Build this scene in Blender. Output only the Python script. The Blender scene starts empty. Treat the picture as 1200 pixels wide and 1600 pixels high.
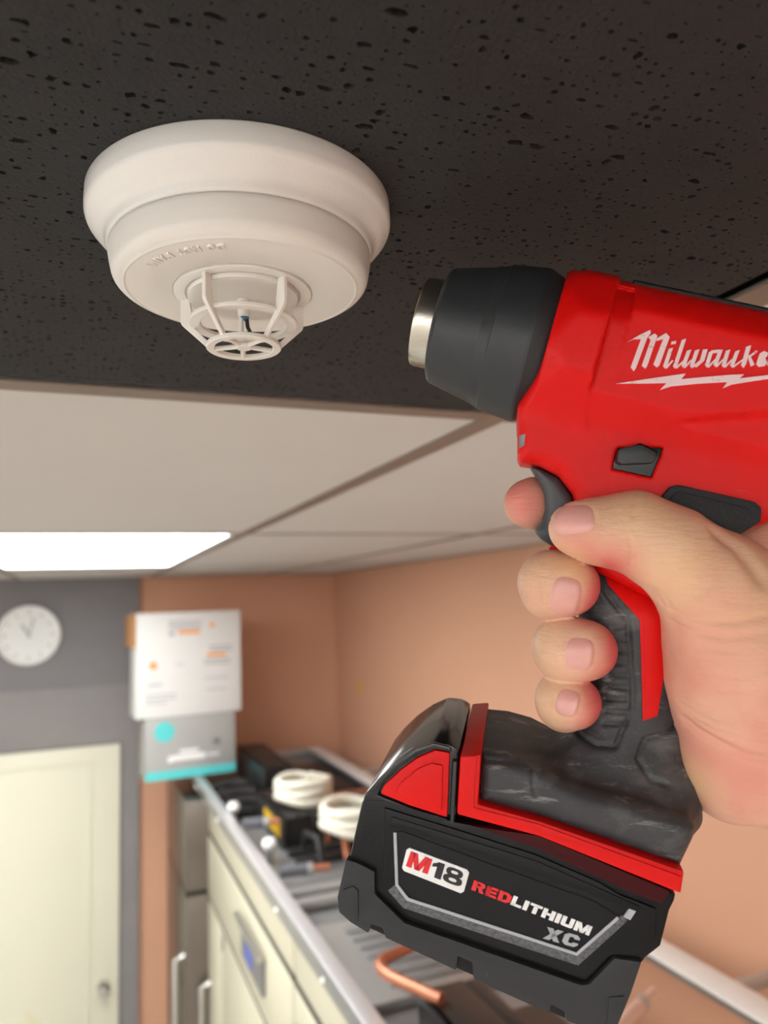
import bpy, bmesh, math, random
import numpy as np
from mathutils import Matrix, Vector

random.seed(7)
RNG = np.random.default_rng(11)
SC = bpy.context.scene
COL = SC.collection

# ------------------------------------------------------------------ camera
F = 1180.0; CX, CY = 600.0, 800.0          # focal length and centre, in pixels of the 1200x1600 frame
CAM = np.array([0.0, 0.0, 2.69])
CEIL = 2.845
_y = np.array([125 - CX, 953 - CY, F]); _y /= np.linalg.norm(_y)
_x = np.array([3543 - CX, 837 - CY, F]); _x -= _y * (_x @ _y); _x /= np.linalg.norm(_x)
_z = np.cross(_x, _y)
RW = np.stack([_x, _y, _z])                 # world = RW @ (right, down, forward)

def c2w(p): return CAM + RW @ np.asarray(p, float)
def on_plane(px, py, axis, val):
    r = RW @ np.array([(px - CX) / F, (py - CY) / F, 1.0])
    return CAM + r * ((val - CAM[axis]) / r[axis])

cam_data = bpy.data.cameras.new('camera'); cam = bpy.data.objects.new('camera', cam_data); COL.objects.link(cam)
M = Matrix.Identity(4)
for i, v in enumerate((RW[:, 0], -RW[:, 1], -RW[:, 2])):
    for k in range(3): M[k][i] = v[k]
for k in range(3): M[k][3] = CAM[k]
cam.matrix_world = M
cam_data.sensor_fit = 'AUTO'; cam_data.sensor_width = 36.0
cam_data.lens = F / 1600 * 36.0
cam_data.clip_start = 0.01
cam_data.dof.use_dof = True
cam_data.dof.focus_distance = 0.285
cam_data.dof.aperture_fstop = 9.0
SC.camera = cam

# ------------------------------------------------------------------ world, exposure
w = bpy.data.worlds.new('world'); SC.world = w; w.use_nodes = True
w.node_tree.nodes['Background'].inputs[0].default_value = (0.9, 0.95, 1.0, 1)
w.node_tree.nodes['Background'].inputs[1].default_value = 0.3
SC.view_settings.view_transform = 'Standard'; SC.view_settings.look = 'None'
SC.view_settings.gamma = 1.0; SC.view_settings.use_curve_mapping = False
SC.view_settings.exposure = -0.06
LIGHT_POWER = 9.0

# ------------------------------------------------------------------ materials
def srgb(r, g, b):
    f = lambda c: (c / 255 / 12.92) if c / 255 <= 0.04045 else ((c / 255 + 0.055) / 1.055) ** 2.4
    return (f(r), f(g), f(b), 1.0)

def mat(name, col, rough=0.5, metal=0.0, var=0.06, scale=30.0, bump=0.0, bscale=200.0, coat=0.0, spec=0.5,
        spots=None, stretch=None, sss=0.0, emit=None, transmission=0.0):
    m = bpy.data.materials.new(name); m.use_nodes = True
    nt = m.node_tree; N = nt.nodes; L = nt.links
    b = N['Principled BSDF']
    b.inputs['Roughness'].default_value = rough; b.inputs['Metallic'].default_value = metal
    b.inputs['Specular IOR Level'].default_value = spec
    if coat: b.inputs['Coat Weight'].default_value = coat; b.inputs['Coat Roughness'].default_value = 0.08
    if transmission: b.inputs['Transmission Weight'].default_value = transmission
    tc = N.new('ShaderNodeTexCoord')
    src = tc.outputs['Object']
    if stretch:
        mp = N.new('ShaderNodeMapping'); mp.inputs['Scale'].default_value = stretch
        L.new(src, mp.inputs[0]); src = mp.outputs[0]
    n = N.new('ShaderNodeTexNoise'); n.inputs['Scale'].default_value = scale; n.inputs['Detail'].default_value = 4
    L.new(src, n.inputs['Vector'])
    r = N.new('ShaderNodeMix'); r.data_type = 'RGBA'
    lo = [max(0, c * (1 - var)) for c in col[:3]] + [1]; hi = [min(1, c * (1 + var)) for c in col[:3]] + [1]
    r.inputs[6].default_value = lo; r.inputs[7].default_value = hi
    L.new(n.outputs['Fac'], r.inputs[0]); out = r.outputs[2]
    if spots:                                   # (colour, noise scale, threshold lo, hi, amount)
        for (sc_, s_, t0, t1, amt, st) in spots:
            mp2 = N.new('ShaderNodeMapping'); mp2.inputs['Scale'].default_value = st
            mp2.inputs['Rotation'].default_value = (0.3, 0.5, 0.7)
            L.new(tc.outputs['Object'], mp2.inputs[0])
            n2 = N.new('ShaderNodeTexNoise'); n2.inputs['Scale'].default_value = s_; n2.inputs['Detail'].default_value = 6
            n2.inputs['Roughness'].default_value = 0.65
            L.new(mp2.outputs[0], n2.inputs['Vector'])
            mr = N.new('ShaderNodeMapRange'); mr.inputs[1].default_value = t0; mr.inputs[2].default_value = t1
            mr.inputs[4].default_value = amt
            L.new(n2.outputs['Fac'], mr.inputs[0])
            x = N.new('ShaderNodeMix'); x.data_type = 'RGBA'; x.inputs[7].default_value = sc_
            L.new(mr.outputs[0], x.inputs[0]); L.new(out, x.inputs[6]); out = x.outputs[2]
    L.new(out, b.inputs['Base Color'])
    if bump:
        n3 = N.new('ShaderNodeTexNoise'); n3.inputs['Scale'].default_value = bscale; n3.inputs['Detail'].default_value = 3
        L.new(src, n3.inputs['Vector'])
        bp = N.new('ShaderNodeBump'); bp.inputs['Strength'].default_value = bump; bp.inputs['Distance'].default_value = 0.001
        L.new(n3.outputs['Fac'], bp.inputs['Height']); L.new(bp.outputs[0], b.inputs['Normal'])
    if sss:
        b.inputs['Subsurface Weight'].default_value = sss
        b.inputs['Subsurface Radius'].default_value = (0.004, 0.0016, 0.0009)
    if emit:
        b.inputs['Emission Color'].default_value = emit[0]; b.inputs['Emission Strength'].default_value = emit[1]
    return m

MT = {}
MT['peach'] = mat('peach_wall_paint', srgb(222, 168, 137), 0.6, var=0.03, scale=3, bump=0.1, bscale=300)
MT['grey_wall'] = mat('grey_wall_paint', srgb(128, 124, 126), 0.6, var=0.10, scale=5, bump=0.1, bscale=120)
MT['grey_trim'] = mat('grey_trim_paint', srgb(140, 135, 134), 0.5, var=0.10, scale=6)
MT['white_wall'] = mat('white_wall_paint', srgb(244, 243, 240), 0.7, var=0.01, scale=3)
MT['floor'] = mat('floor_vinyl', srgb(222, 220, 214), 0.35, var=0.06, scale=8)
MT['tile'] = mat('white_ceiling_tile', srgb(208, 205, 200), 0.8, var=0.02, scale=6, bump=0.15, bscale=900)
MT['black_tile'] = mat('black_ceiling_tile', srgb(46, 45, 45), 0.75, var=0.25, scale=25, bump=0.5, bscale=650, spec=0.3)
MT['shadow_edge'] = mat('black_shadow_edge', srgb(22, 21, 21), 0.9, spec=.1)  # coloured blacker than the tile to put the shadow gap in
MT['bar'] = mat('taupe_grid_bar', srgb(128, 112, 100), 0.5, var=0.05)
MT['lamp_frame'] = mat('white_lamp_frame', srgb(235, 232, 226), 0.4)
MT['lamp'] = mat('lit_diffuser', (0.9, 0.9, 0.9, 1), 0.5, emit=((0.965, 0.985, 1.0, 1), LIGHT_POWER))
MT['det'] = mat('white_detector_plastic', srgb(236, 231, 224), 0.24, var=0.01, bump=0.10, bscale=1500)
MT['det_matte'] = mat('white_head_plastic', srgb(234, 228, 219), 0.45, var=0.01, bump=0.08, bscale=1800)
MT['wire_blue'] = mat('blue_bead', srgb(60, 110, 140), 0.3)
MT['wire_black'] = mat('black_lead', srgb(20, 20, 22), 0.4)
MT['red'] = mat('red_gun_plastic', srgb(222, 16, 13), 0.38, spec=0.2, var=0.05, scale=60, bump=0.06, bscale=1200,
                spots=[(srgb(120, 25, 20), 55, 0.66, 0.74, 0.5, (1, 2.5, 1)), (srgb(225, 120, 105), 120, 0.70, 0.78, 0.35, (0.3, 2, 1))])
MT['red_clean'] = mat('red_trim_plastic', srgb(224, 20, 18), 0.42, spec=0.2, var=0.04, scale=60, bump=0.06, bscale=1200)
MT['rubber'] = mat('black_grip_rubber', srgb(58, 58, 60), 0.5, spec=0.4, var=0.10, scale=80, bump=0.15, bscale=900,
                   spots=[(srgb(128, 127, 126), 45, 0.51, 0.70, 0.42, (0.8, 1.5, 1)), (srgb(176, 174, 171), 130, 0.585, 0.70, 0.5, (0.35, 1.6, 1))])
MT['rubber_pad'] = mat('black_pad_rubber', srgb(46, 46, 48), 0.6, spec=0.25, var=0.10, scale=80, bump=0.2, bscale=900)
MT['shroud'] = mat('black_shroud_plastic', srgb(42, 44, 46), 0.42, spec=0.5, var=0.08, scale=60, bump=0.06, bscale=1000,
                   spots=[(srgb(120, 118, 116), 150, 0.70, 0.78, 0.5, (1, 1, 1))])
MT['gloss_black'] = mat('gloss_black_plastic', srgb(10, 10, 11), 0.14, var=0.05, spec=0.5)
MT['battery'] = mat('black_battery_plastic', srgb(15, 15, 16), 0.33, spec=0.22, var=0.08, scale=60, bump=0.08, bscale=1100,
                    spots=[(srgb(110, 108, 105), 60, 0.68, 0.80, 0.35, (1, 1, 1))])
MT['battery_grey'] = mat('dark_grey_battery_shell', srgb(48, 48, 50), 0.5, spec=0.3, var=0.06, scale=60, bump=0.08, bscale=1100,
                         spots=[(srgb(130, 126, 120), 110, 0.70, 0.80, 0.4, (1, 1, 1))])
MT['label_black'] = mat('black_label', srgb(26, 26, 28), 0.5, spec=0.2, var=0.05)
MT['silver'] = mat('silver_label_line', srgb(172, 174, 178), 0.4, metal=0.2)
MT['sparkle'] = mat('speckled_grey_bevel', srgb(92, 92, 96), 0.35, var=0.9, scale=900, bump=0.6, bscale=1500, metal=0.3)
MT['print_white'] = mat('white_print', srgb(240, 238, 236), 0.5, var=0.02)
MT['print_red'] = mat('red_print', srgb(226, 34, 40), 0.5, var=0.02)
MT['print_black'] = mat('black_print', srgb(24, 24, 26), 0.5, var=0.02)
MT['print_grey'] = mat('grey_print', srgb(165, 168, 172), 0.5, var=0.02)
MT['emblem'] = mat('pinkish_white_emblem', srgb(238, 205, 205), 0.45, var=0.03,
                   spots=[(srgb(150, 60, 55), 260, 0.60, 0.70, 0.7, (1, 1, 1))])
MT['steel'] = mat('brushed_steel', srgb(196, 190, 178), 0.22, metal=1.0, var=0.10, scale=40, stretch=(1, 30, 1), bump=0.05)
MT['steel_trim'] = mat('stainless_trim', srgb(200, 198, 194), 0.3, metal=1.0, var=0.08, scale=20)
MT['trigger'] = mat('grey_trigger_plastic', srgb(74, 77, 81), 0.38, spec=0.35, var=0.05, bump=0.05, bscale=1500)
MT['cream'] = mat('cream_enamel', srgb(210, 204, 180), 0.4, var=0.03, scale=4)
MT['door'] = mat('cream_door_paint', srgb(232, 228, 206), 0.45, var=0.02, scale=3,
                 spots=[(srgb(226, 214, 170), 2.2, 0.60, 0.68, 0.5, (1, 1, 1))])
MT['dark_seam'] = mat('dark_seam', srgb(52, 45, 38), 0.5)
MT['black_metal'] = mat('black_unit_metal', srgb(34, 33, 33), 0.4, var=0.2, scale=30)
MT['grey_metal'] = mat('grey_painted_metal', srgb(140, 140, 140), 0.4, metal=0.4, var=0.08)
MT['galv'] = mat('galvanised_metal', srgb(186, 186, 184), 0.35, metal=0.7, var=0.08, scale=12)
MT['copper'] = mat('copper', srgb(196, 128, 98), 0.4, metal=0.7, var=0.1)
MT['hose'] = mat('white_insulated_tube', srgb(222, 218, 200), 0.6, var=0.03, bump=0.1, bscale=300)
MT['insul'] = mat('grey_tube_insulation', srgb(96, 98, 104), 0.7, var=0.06)
MT['pale_pipe'] = mat('pale_pink_pipe', srgb(222, 186, 168), .4)
MT['yellow'] = mat('yellow_label', srgb(224, 176, 30), 0.5)
MT['rim_white'] = mat('pale_rim_metal', srgb(214, 212, 212), .3, metal=.4, var=.06, scale=15)
MT['end_steel'] = mat('dull_stainless', srgb(122, 114, 106), .3, metal=1.0, var=.08, scale=10)
MT['white_gloss'] = mat('white_gloss', srgb(245, 244, 240), 0.25)
MT['clock_face'] = mat('white_clock_face', srgb(232, 232, 228), 0.4, var=0.01)
MT['clock_mark'] = mat('grey_clock_mark', srgb(150, 150, 150), 0.5)
MT['card_white'] = mat('white_carton', srgb(222, 221, 217), 0.5, var=0.02)
MT['card_brown'] = mat('brown_cardboard', srgb(176, 130, 84), 0.8, var=0.06)
MT['card_grey'] = mat('grey_carton', srgb(168, 168, 164), 0.5, var=0.03)
MT['teal'] = mat('teal_print', srgb(92, 206, 206), 0.5, var=0.02)
MT['orange'] = mat('orange_print', srgb(240, 160, 90), 0.5, var=0.02)
MT['blue_lcd'] = mat('blue_display', srgb(80, 100, 200), 0.3)

# ------------------------------------------------------------------ object helpers
def link(name, me, m, parent=None):
    o = bpy.data.objects.new(name, me); COL.objects.link(o)
    if m is not None:
        me.materials.clear(); me.materials.append(MT[m] if isinstance(m, str) else m)
    if parent is not None: o.parent = parent
    return o
def empty(name, matrix=None, loc=None):
    o = bpy.data.objects.new(name, None); COL.objects.link(o); o.empty_display_size = 0.05
    if matrix is not None: o.matrix_world = matrix
    if loc is not None: o.location = loc
    return o
def tag(o, label=None, cat=None, group=None, kind=None):
    if label: o['label'] = label
    if cat: o['category'] = cat
    if group: o['group'] = group
    if kind: o['kind'] = kind
    return o
def mesh_np(name, V, Fc, smooth=False):
    me = bpy.data.meshes.new(name)
    me.from_pydata([tuple(v) for v in V], [], [tuple(int(i) for i in f) for f in Fc])
    me.update()
    if smooth: me.polygons.foreach_set('use_smooth', [True] * len(me.polygons))
    return me
def mesh_quads(name, V, Q, smooth=True):
    me = bpy.data.meshes.new(name)
    V = np.asarray(V, np.float32); Q = np.asarray(Q, np.int32)
    me.vertices.add(len(V)); me.vertices.foreach_set('co', V.ravel())
    me.loops.add(Q.size); me.loops.foreach_set('vertex_index', Q.ravel())
    me.polygons.add(len(Q)); me.polygons.foreach_set('loop_start', np.arange(0, Q.size, Q.shape[1], dtype=np.int32))
    me.polygons.foreach_set('use_smooth', np.full(len(Q), smooth))
    me.update(calc_edges=True); me.validate()
    return me
def bm_mesh(name, bm, smooth=False):
    bmesh.ops.recalc_face_normals(bm, faces=bm.faces[:])
    me = bpy.data.meshes.new(name); bm.to_mesh(me); bm.free()
    if smooth:
        me.polygons.foreach_set('use_smooth', [True] * len(me.polygons))
        me.set_sharp_from_angle(angle=math.radians(38))
    return me
def box_mesh(name, x0, x1, y0, y1, z0, z1, bevel=0.0, seg=2):
    bm = bmesh.new()
    vs = [bm.verts.new((x, y, z)) for x in (x0, x1) for y in (y0, y1) for z in (z0, z1)]
    for f in ((0, 1, 3, 2), (4, 6, 7, 5), (0, 4, 5, 1), (2, 3, 7, 6), (0, 2, 6, 4), (1, 5, 7, 3)):
        bm.faces.new([vs[i] for i in f])
    if bevel: bmesh.ops.bevel(bm, geom=bm.edges[:], offset=bevel, segments=seg, affect='EDGES', profile=0.5)
    return bm_mesh(name, bm, smooth=bevel > 0)
def box(name, b, m, parent=None, bevel=0.0):
    return link(name, box_mesh(name, *b, bevel=bevel), m, parent)
def lathe_mesh(name, prof, seg=96, axis=(0, 0, 1), origin=(0, 0, 0), close=False, smooth_angle=35):
    ax = Vector(axis).normalized(); t = Vector((1, 0, 0)) if abs(ax.x) < 0.9 else Vector((0, 1, 0))
    e1 = ax.cross(t).normalized(); e2 = ax.cross(e1); o = Vector(origin)
    bm = bmesh.new(); rings = []
    for (r, z) in prof:
        if r < 1e-7: rings.append([bm.verts.new(o + ax * z)])
        else: rings.append([bm.verts.new(o + ax * z + e1 * (r * math.cos(2 * math.pi * i / seg)) + e2 * (r * math.sin(2 * math.pi * i / seg))) for i in range(seg)])
    pairs = list(zip(rings[:-1], rings[1:]))
    if close: pairs.append((rings[-1], rings[0]))
    for a, b in pairs:
        for i in range(seg):
            j = (i + 1) % seg
            if len(a) == 1 and len(b) == 1: continue
            if len(a) == 1: bm.faces.new((a[0], b[i], b[j]))
            elif len(b) == 1: bm.faces.new((a[i], b[0], a[j]))
            else: bm.faces.new((a[i], b[i], b[j], a[j]))
    bmesh.ops.recalc_face_normals(bm, faces=bm.faces[:])
    me = bpy.data.meshes.new(name); bm.to_mesh(me); bm.free()
    me.polygons.foreach_set('use_smooth', [True] * len(me.polygons))
    me.set_sharp_from_angle(angle=math.radians(smooth_angle))
    return me
def tube_mesh(name, pts, r, seg=12, caps=True):
    pts = [Vector(p) for p in pts]; bm = bmesh.new(); rings = []
    up = Vector((0, 0, 1)); prev = None
    for i, p in enumerate(pts):
        d = (pts[min(i + 1, len(pts) - 1)] - pts[max(i - 1, 0)]).normalized()
        if prev is None:
            a = d.cross(up if abs(d.z) < 0.9 else Vector((1, 0, 0))).normalized()
        else: a = (prev - d * prev.dot(d)).normalized()
        prev = a; b = d.cross(a)
        rr = r[i] if isinstance(r, (list, tuple)) else r
        rings.append([bm.verts.new(p + a * (rr * math.cos(2 * math.pi * k / seg)) + b * (rr * math.sin(2 * math.pi * k / seg))) for k in range(seg)])
    for A, B in zip(rings[:-1], rings[1:]):
        for k in range(seg): bm.faces.new((A[k], A[(k + 1) % seg], B[(k + 1) % seg], B[k]))
    if caps: bm.faces.new(rings[0][::-1]); bm.faces.new(rings[-1])
    return bm_mesh(name, bm, smooth=True)
def text_mesh(body, shear=0.0, bold=0.0, name='lettering', spacing=1.0):
    cu = bpy.data.curves.new('t', 'FONT'); cu.body = body; cu.shear = shear; cu.offset = bold
    cu.space_character = spacing; cu.resolution_u = 3; cu.fill_mode = 'FRONT'
    o = bpy.data.objects.new('t', cu); COL.objects.link(o)
    dg = bpy.context.evaluated_depsgraph_get(); dg.update()
    me = bpy.data.meshes.new_from_object(o.evaluated_get(dg))
    bpy.data.objects.remove(o); bpy.data.curves.remove(cu)
    me.name = name
    co = np.array([v.co[:] for v in me.vertices]); 
    lo = co.min(0); hi = co.max(0)
    return me, co, lo, hi
def thicken(me, fn_top, fn_bottom):
    """2-D mesh -> slab: every vertex placed by fn_top(x, y) and fn_bottom(x, y)"""
    bm = bmesh.new(); bm.from_mesh(me)
    src = [(v.co.x, v.co.y) for v in bm.verts]
    faces = [[v.index for v in f.verts] for f in bm.faces]
    be = [(e.verts[0].index, e.verts[1].index) for e in bm.edges if len(e.link_faces) == 1]
    bm.free()
    bm = bmesh.new()
    T = [bm.verts.new(fn_top(*p)) for p in src]; B = [bm.verts.new(fn_bottom(*p)) for p in src]
    for f in faces:
        try: bm.faces.new([T[i] for i in f])
        except ValueError: pass
    for a, b in be:
        try: bm.faces.new((T[a], T[b], B[b], B[a]))
        except ValueError: pass
    out = bm_mesh(me.name, bm)
    return out

# ------------------------------------------------------------------ the room
XL, XR, YB, YF = -2.105, 1.32, -1.90, 4.05
def structure(name, me, m):
    return tag(link(name, me, m), kind='structure')
floor = tag(structure('floor', box_mesh('floor', XL - .1, XR + .1, YB - .1, YF + .1, -0.1, 0), 'floor'), 'pale vinyl floor')
wall_back = tag(structure('wall_back', box_mesh('wall_back', XL - .1, XR + .1, YF, YF + .1, 0, CEIL + .1), 'peach'), 'peach painted far wall')
wall_right = tag(structure('wall_right', box_mesh('wall_right', XR, XR + .1, YB, YF, 0, CEIL + .1), 'peach'), 'peach painted wall behind the fridges')
wall_left = tag(structure('wall_left', box_mesh('wall_left', XL - .1, XL, YB, YF, 0, CEIL + .1), 'white_wall'), 'white painted side wall')
wall_front = tag(structure('wall_front', box_mesh('wall_front', XL - .1, XR + .1, YB - .1, YB, 0, CEIL + .1), 'white_wall'), 'white painted wall behind the viewer')
ceiling = tag(structure('ceiling', box_mesh('ceiling', XL - .1, XR + .1, YB, YF, CEIL + .012, CEIL + .06), 'tile'), 'suspended ceiling of white tiles with one black tile')

# grey wall panel round the door, and its horizontal lines
XG = 0.278
trim_1 = tag(structure('trim_1', box_mesh('trim_1', XL, XG, YF - .03, YF, 0, CEIL), 'grey_wall'), 'grey wall panel round the cream door')
box('wall_band', (XL, XG, YF - .036, YF - .03, 2.045, 2.318), 'grey_trim', trim_1)
box('wall_band', (0.20, XG, YF - .036, YF - .03, 0, 2.045), 'grey_trim', trim_1)

# door
door = tag(structure('door_1', box_mesh('door_1', -0.66, 0.19, YF - .05, YF - .03, 0.0, 2.037, bevel=.003), 'door'), 'cream panelled door under the clock')
box('door_panel', (-0.52, 0.045, YF - .056, YF - .05, 0.25, 1.955), 'door', door, bevel=.003)
def door_bead(b): box('panel_bead', b, 'door', door, bevel=.002)
door_bead((-0.535, 0.06, YF - .06, YF - .05, 1.955, 1.972)); door_bead((0.045, 0.06, YF - .06, YF - .05, 0.25, 1.955))
kn = link('door_knob', lathe_mesh('door_knob', [(0.0, .062), (.02, .06), (.027, .05), (.026, .04), (.012, .034), (.010, .01), (.028, .008), (.03, 0), (0, 0)], 32, (0, -1, 0), (0.12, YF - .05, 0.937)), 'steel_trim', door)

# ceiling tiles and grid bars
GX = [-2.105, -1.495, -0.885, -0.275, 0.335, 0.92, XR]
GY = [-1.88, -0.66, 0.56, 1.66, 3.02, YF]
# rows: 0 [-1.88,-.66] 1 [-.66,.56] 2 [.56,1.66] 3 [1.66,3.02] 4 [3.02,4.05]
LAMPS = {(3, 3), (2, 0), (0, 0), (0, 1), (1, 2), (2, 3)}  # only the panel over the door is seen; the others are added for brightness
def pitted_tile(name, x0, x1, y0, y1, ypit, parent):
    """black mineral tile: flat underside cut by real pits (down = towards the room)"""
    c = 0.0044
    V = []; Q = []; nv = 0
    nx = int(round((x1 - x0) / c)); ny = int(round((y1 - ypit) / c)); dx = (x1 - x0) / nx; dy = (y1 - ypit) / ny
    rects = []
    for j in range(ny):
        i = 0
        while i < nx:
            wv = 1 if random.random() < 0.86 or i == nx - 1 else 2
            rects.append((x0 + i * dx, x0 + (i + wv) * dx, ypit + j * dy, ypit + (j + 1) * dy)); i += wv
    R = np.array(rects); n = len(R)
    has = RNG.random(n) < 0.74
    zf = CEIL
    # plain cells
    P = R[~has]
    pv = np.stack([np.stack([P[:, a], P[:, b], np.full(len(P), zf)], 1) for a, b in ((0, 2), (0, 3), (1, 3), (1, 2))], 1)
    V.append(pv.reshape(-1, 3)); q = np.arange(len(P) * 4).reshape(-1, 4); Q.append(q); nv += len(P) * 4
    H = R[has]; m = len(H)
    cxs = (H[:, 0] + H[:, 1]) / 2; cys = (H[:, 2] + H[:, 3]) / 2
    hw = (H[:, 1] - H[:, 0]) / 2; hh = (H[:, 3] - H[:, 2]) / 2
    size = np.clip(RNG.lognormal(-1.12, 0.58, m), 0.10, 0.92)
    rx = hw * size * (0.9 + 0.1 * RNG.random(m)); ry = hh * size * (0.55 + 0.4 * RNG.random(m))
    jx = (hw - rx) * RNG.uniform(-.85, .85, m); jy = (hh - ry) * RNG.uniform(-.85, .85, m)
    ang = np.arange(8) * math.pi / 4 + math.pi / 8
    rad = RNG.uniform(0.5, 1.15, (m, 8))
    hx = (cxs + jx)[:, None] + rx[:, None] * rad * np.cos(ang); hy = (cys + jy)[:, None] + ry[:, None] * rad * np.sin(ang)
    hx = np.clip(hx, H[:, 0:1] + 1e-5, H[:, 1:2] - 1e-5); hy = np.clip(hy, H[:, 2:3] + 1e-5, H[:, 3:4] - 1e-5)
    # outer boundary, 8 points that match the 8 directions
    ox = np.stack([H[:, 1], cxs + hw * .4, cxs - hw * .4, H[:, 0], H[:, 0], cxs - hw * .4, cxs + hw * .4, H[:, 1]], 1)
    oy = np.stack([H[:, 3], H[:, 3], H[:, 3], H[:, 3], H[:, 2], H[:, 2], H[:, 2], H[:, 2]], 1)
    dep = (0.003 + 0.004 * RNG.random(m)) * np.clip(size * 1.8, .5, 1.3)
    bx = (cxs + jx)[:, None] + (hx - (cxs + jx)[:, None]) * .97; by = (cys + jy)[:, None] + (hy - (cys + jy)[:, None]) * .97
    A = np.stack([ox, oy, np.full_like(ox, zf)], 2); B = np.stack([hx, hy, np.full_like(hx, zf)], 2)
    Cc = np.stack([bx, by, np.repeat((zf + dep)[:, None], 8, 1)], 2)
    allv = np.concatenate([A, B, Cc], 1)              # m,24,3
    base = nv + np.arange(m)[:, None] * 24
    for k in range(8):
        k2 = (k + 1) % 8
        Q.append(np.stack([base[:, 0] + k, base[:, 0] + 8 + k, base[:, 0] + 8 + k2, base[:, 0] + k2], 1))
        Q.append(np.stack([base[:, 0] + 8 + k, base[:, 0] + 16 + k, base[:, 0] + 16 + k2, base[:, 0] + 8 + k2], 1))
    for a in ((0, 1, 2, 3), (0, 3, 4, 7), (4, 5, 6, 7)):
        Q.append(np.stack([base[:, 0] + 16 + i for i in a[::-1]], 1))
    V.append(allv.reshape(-1, 3)); nv += m * 24
    # rest of the tile towards the viewer, and its body
    ex = np.array([[x0, y0, zf], [x0, ypit, zf], [x1, ypit, zf], [x1, y0, zf],
                   [x0, y0, zf + .011], [x0, y1, zf + .011], [x1, y1, zf + .011], [x1, y0, zf + .011], [x0, y1, zf], [x1, y1, zf]])
    V.append(ex)
    Q.append(np.array([[0, 1, 2, 3], [4, 7, 6, 5], [0, 4, 5, 8], [9, 6, 7, 3], [0, 3, 7, 4], [8, 5, 6, 9]]) + nv)
    me = mesh_quads(name, np.concatenate(V), np.concatenate(Q), smooth=False)
    return link(name, me, 'black_tile', parent)

for ci in range(len(GX) - 1):
    for ri in range(len(GY) - 1):
        x0, x1, y0, y1 = GX[ci] + .002, GX[ci + 1] - .002, GY[ri] + .002, GY[ri + 1] - .002
        if (ci, ri) == (3, 1):
            rv = .019
            t = pitted_tile('ceiling_tile', x0 + rv, x1 - rv, y0 + rv, y1 - rv, 0.03, ceiling); t['label'] = 'black pitted ceiling tile'
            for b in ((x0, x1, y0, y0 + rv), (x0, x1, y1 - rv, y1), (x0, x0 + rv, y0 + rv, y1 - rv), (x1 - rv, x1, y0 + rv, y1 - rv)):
                box('tile_edge_shadow', (*b, CEIL + .006, CEIL + .011), 'shadow_edge', ceiling)  # recessed edge strips; their darker black paints the shadow line
        elif (ci, ri) in LAMPS:
            lamp = empty('ceiling_light', loc=((x0 + x1) / 2, (y0 + y1) / 2, CEIL))
            hx, hy = (x1 - x0) / 2, (y1 - y0) / 2; ins = .024
            for b in ((-hx, hx, -hy, -hy + ins), (-hx, hx, hy - ins, hy), (-hx, -hx + ins, -hy + ins, hy - ins), (hx - ins, hx, -hy + ins, hy - ins)):
                box('frame_rail', (*b, 0.0, .011), 'lamp_frame', lamp)
            box('diffuser', (-hx + ins, hx - ins, -hy + ins, hy - ins, 0.002, 0.008), 'lamp', lamp)
            side = {(3, 3): 'bright flat ceiling panel light over the cream door',
                    (2, 0): 'added unseen ceiling panel light behind the viewer', (0, 0): 'added unseen ceiling panel light in the rear left corner',
                    (1, 2): 'added unseen ceiling panel light left of the white tiles', (0, 1): 'added unseen ceiling panel light beside the left wall',
                    (2, 3): 'added unseen ceiling panel light further left of the clock'}[(ci, ri)]
            tag(lamp, side, 'light', 'flat panel lights in the ceiling')
        else:
            box('ceiling_tile', (x0, x1, y0, y1, CEIL, CEIL + .011), 'tile', ceiling)
for x in GX[:-1]:
    box('grid_bar', (x - .012, x + .012, GY[0], YF, CEIL - .0018, CEIL), 'bar', ceiling)
for y in GY[:-1]:
    box('grid_bar', (GX[0], XR, y - .012, y + .012, CEIL - .0012, CEIL + .0002), 'bar', ceiling)
box('wall_angle', (GX[0], XR, YF - .022, YF, CEIL - .002, CEIL), 'bar', ceiling)
box('wall_angle', (XR - .022, XR, GY[0], YF - .022, CEIL - .002, CEIL), 'bar', ceiling)

# ------------------------------------------------------------------ heat detector
DX, DY = 0.0580, 0.2832
det = empty('heat_detector', loc=(DX, DY, CEIL))
tag(det, 'white round heat detector with open cage on the black ceiling tile', 'heat detector')
D = (0, 0, -1)
def dl(name, prof, m, parent=det, seg=128, close=False, ang=35):
    return link(name, lathe_mesh(name, [(r / 1000, z / 1000) for r, z in prof], seg, D, close=close, smooth_angle=ang), m, parent)
def arc(cx, cz, r, a0, a1, n):
    return [(cx + r * math.cos(math.radians(a0 + (a1 - a0) * i / n)), cz + r * math.sin(math.radians(a0 + (a1 - a0) * i / n))) for i in range(n + 1)]
dl('mounting_base', [(40, 0), (58.2, 0), (58.5, .4), (58.7, 5.0)] + arc(53.8, 6.6, 4.9, 8, 50, 7) + [(55.9, 11.8), (54.4, 13.2), (53.0, 14.3), (51.9, 15.6), (51.3, 17.0), (51.0, 18.6), (50.6, 19.5), (50.1, 19.75), (48, 19.5), (40, 19.5)], 'det', ang=60)
hd = dl('detector_head', [(48, 19.7), (49.8, 19.85), (50.3, 20.3), (50.3, 22), (49.7, 26)] + arc(43.9, 27.4, 5.4, 5, 78, 9) + [(44.4, 33.2), (44.0, 32.9), (43.4, 33.0), (27.4, 34.2), (26.9, 33.9), (26.6, 33.4), (20, 33.4)], 'det_matte', ang=50)
cage = dl('sensor_cage', [(26.4, 33.2), (26.4, 34.7), (25.6, 34.9), (22.4, 34.9), (21.9, 34.3), (21.6, 33.8), (21.3, 33.8), (21.2, 36.4), (18.5, 36.8), (0, 36.8), (0, 33.0), (20, 33.0)], 'det_matte')
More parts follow.
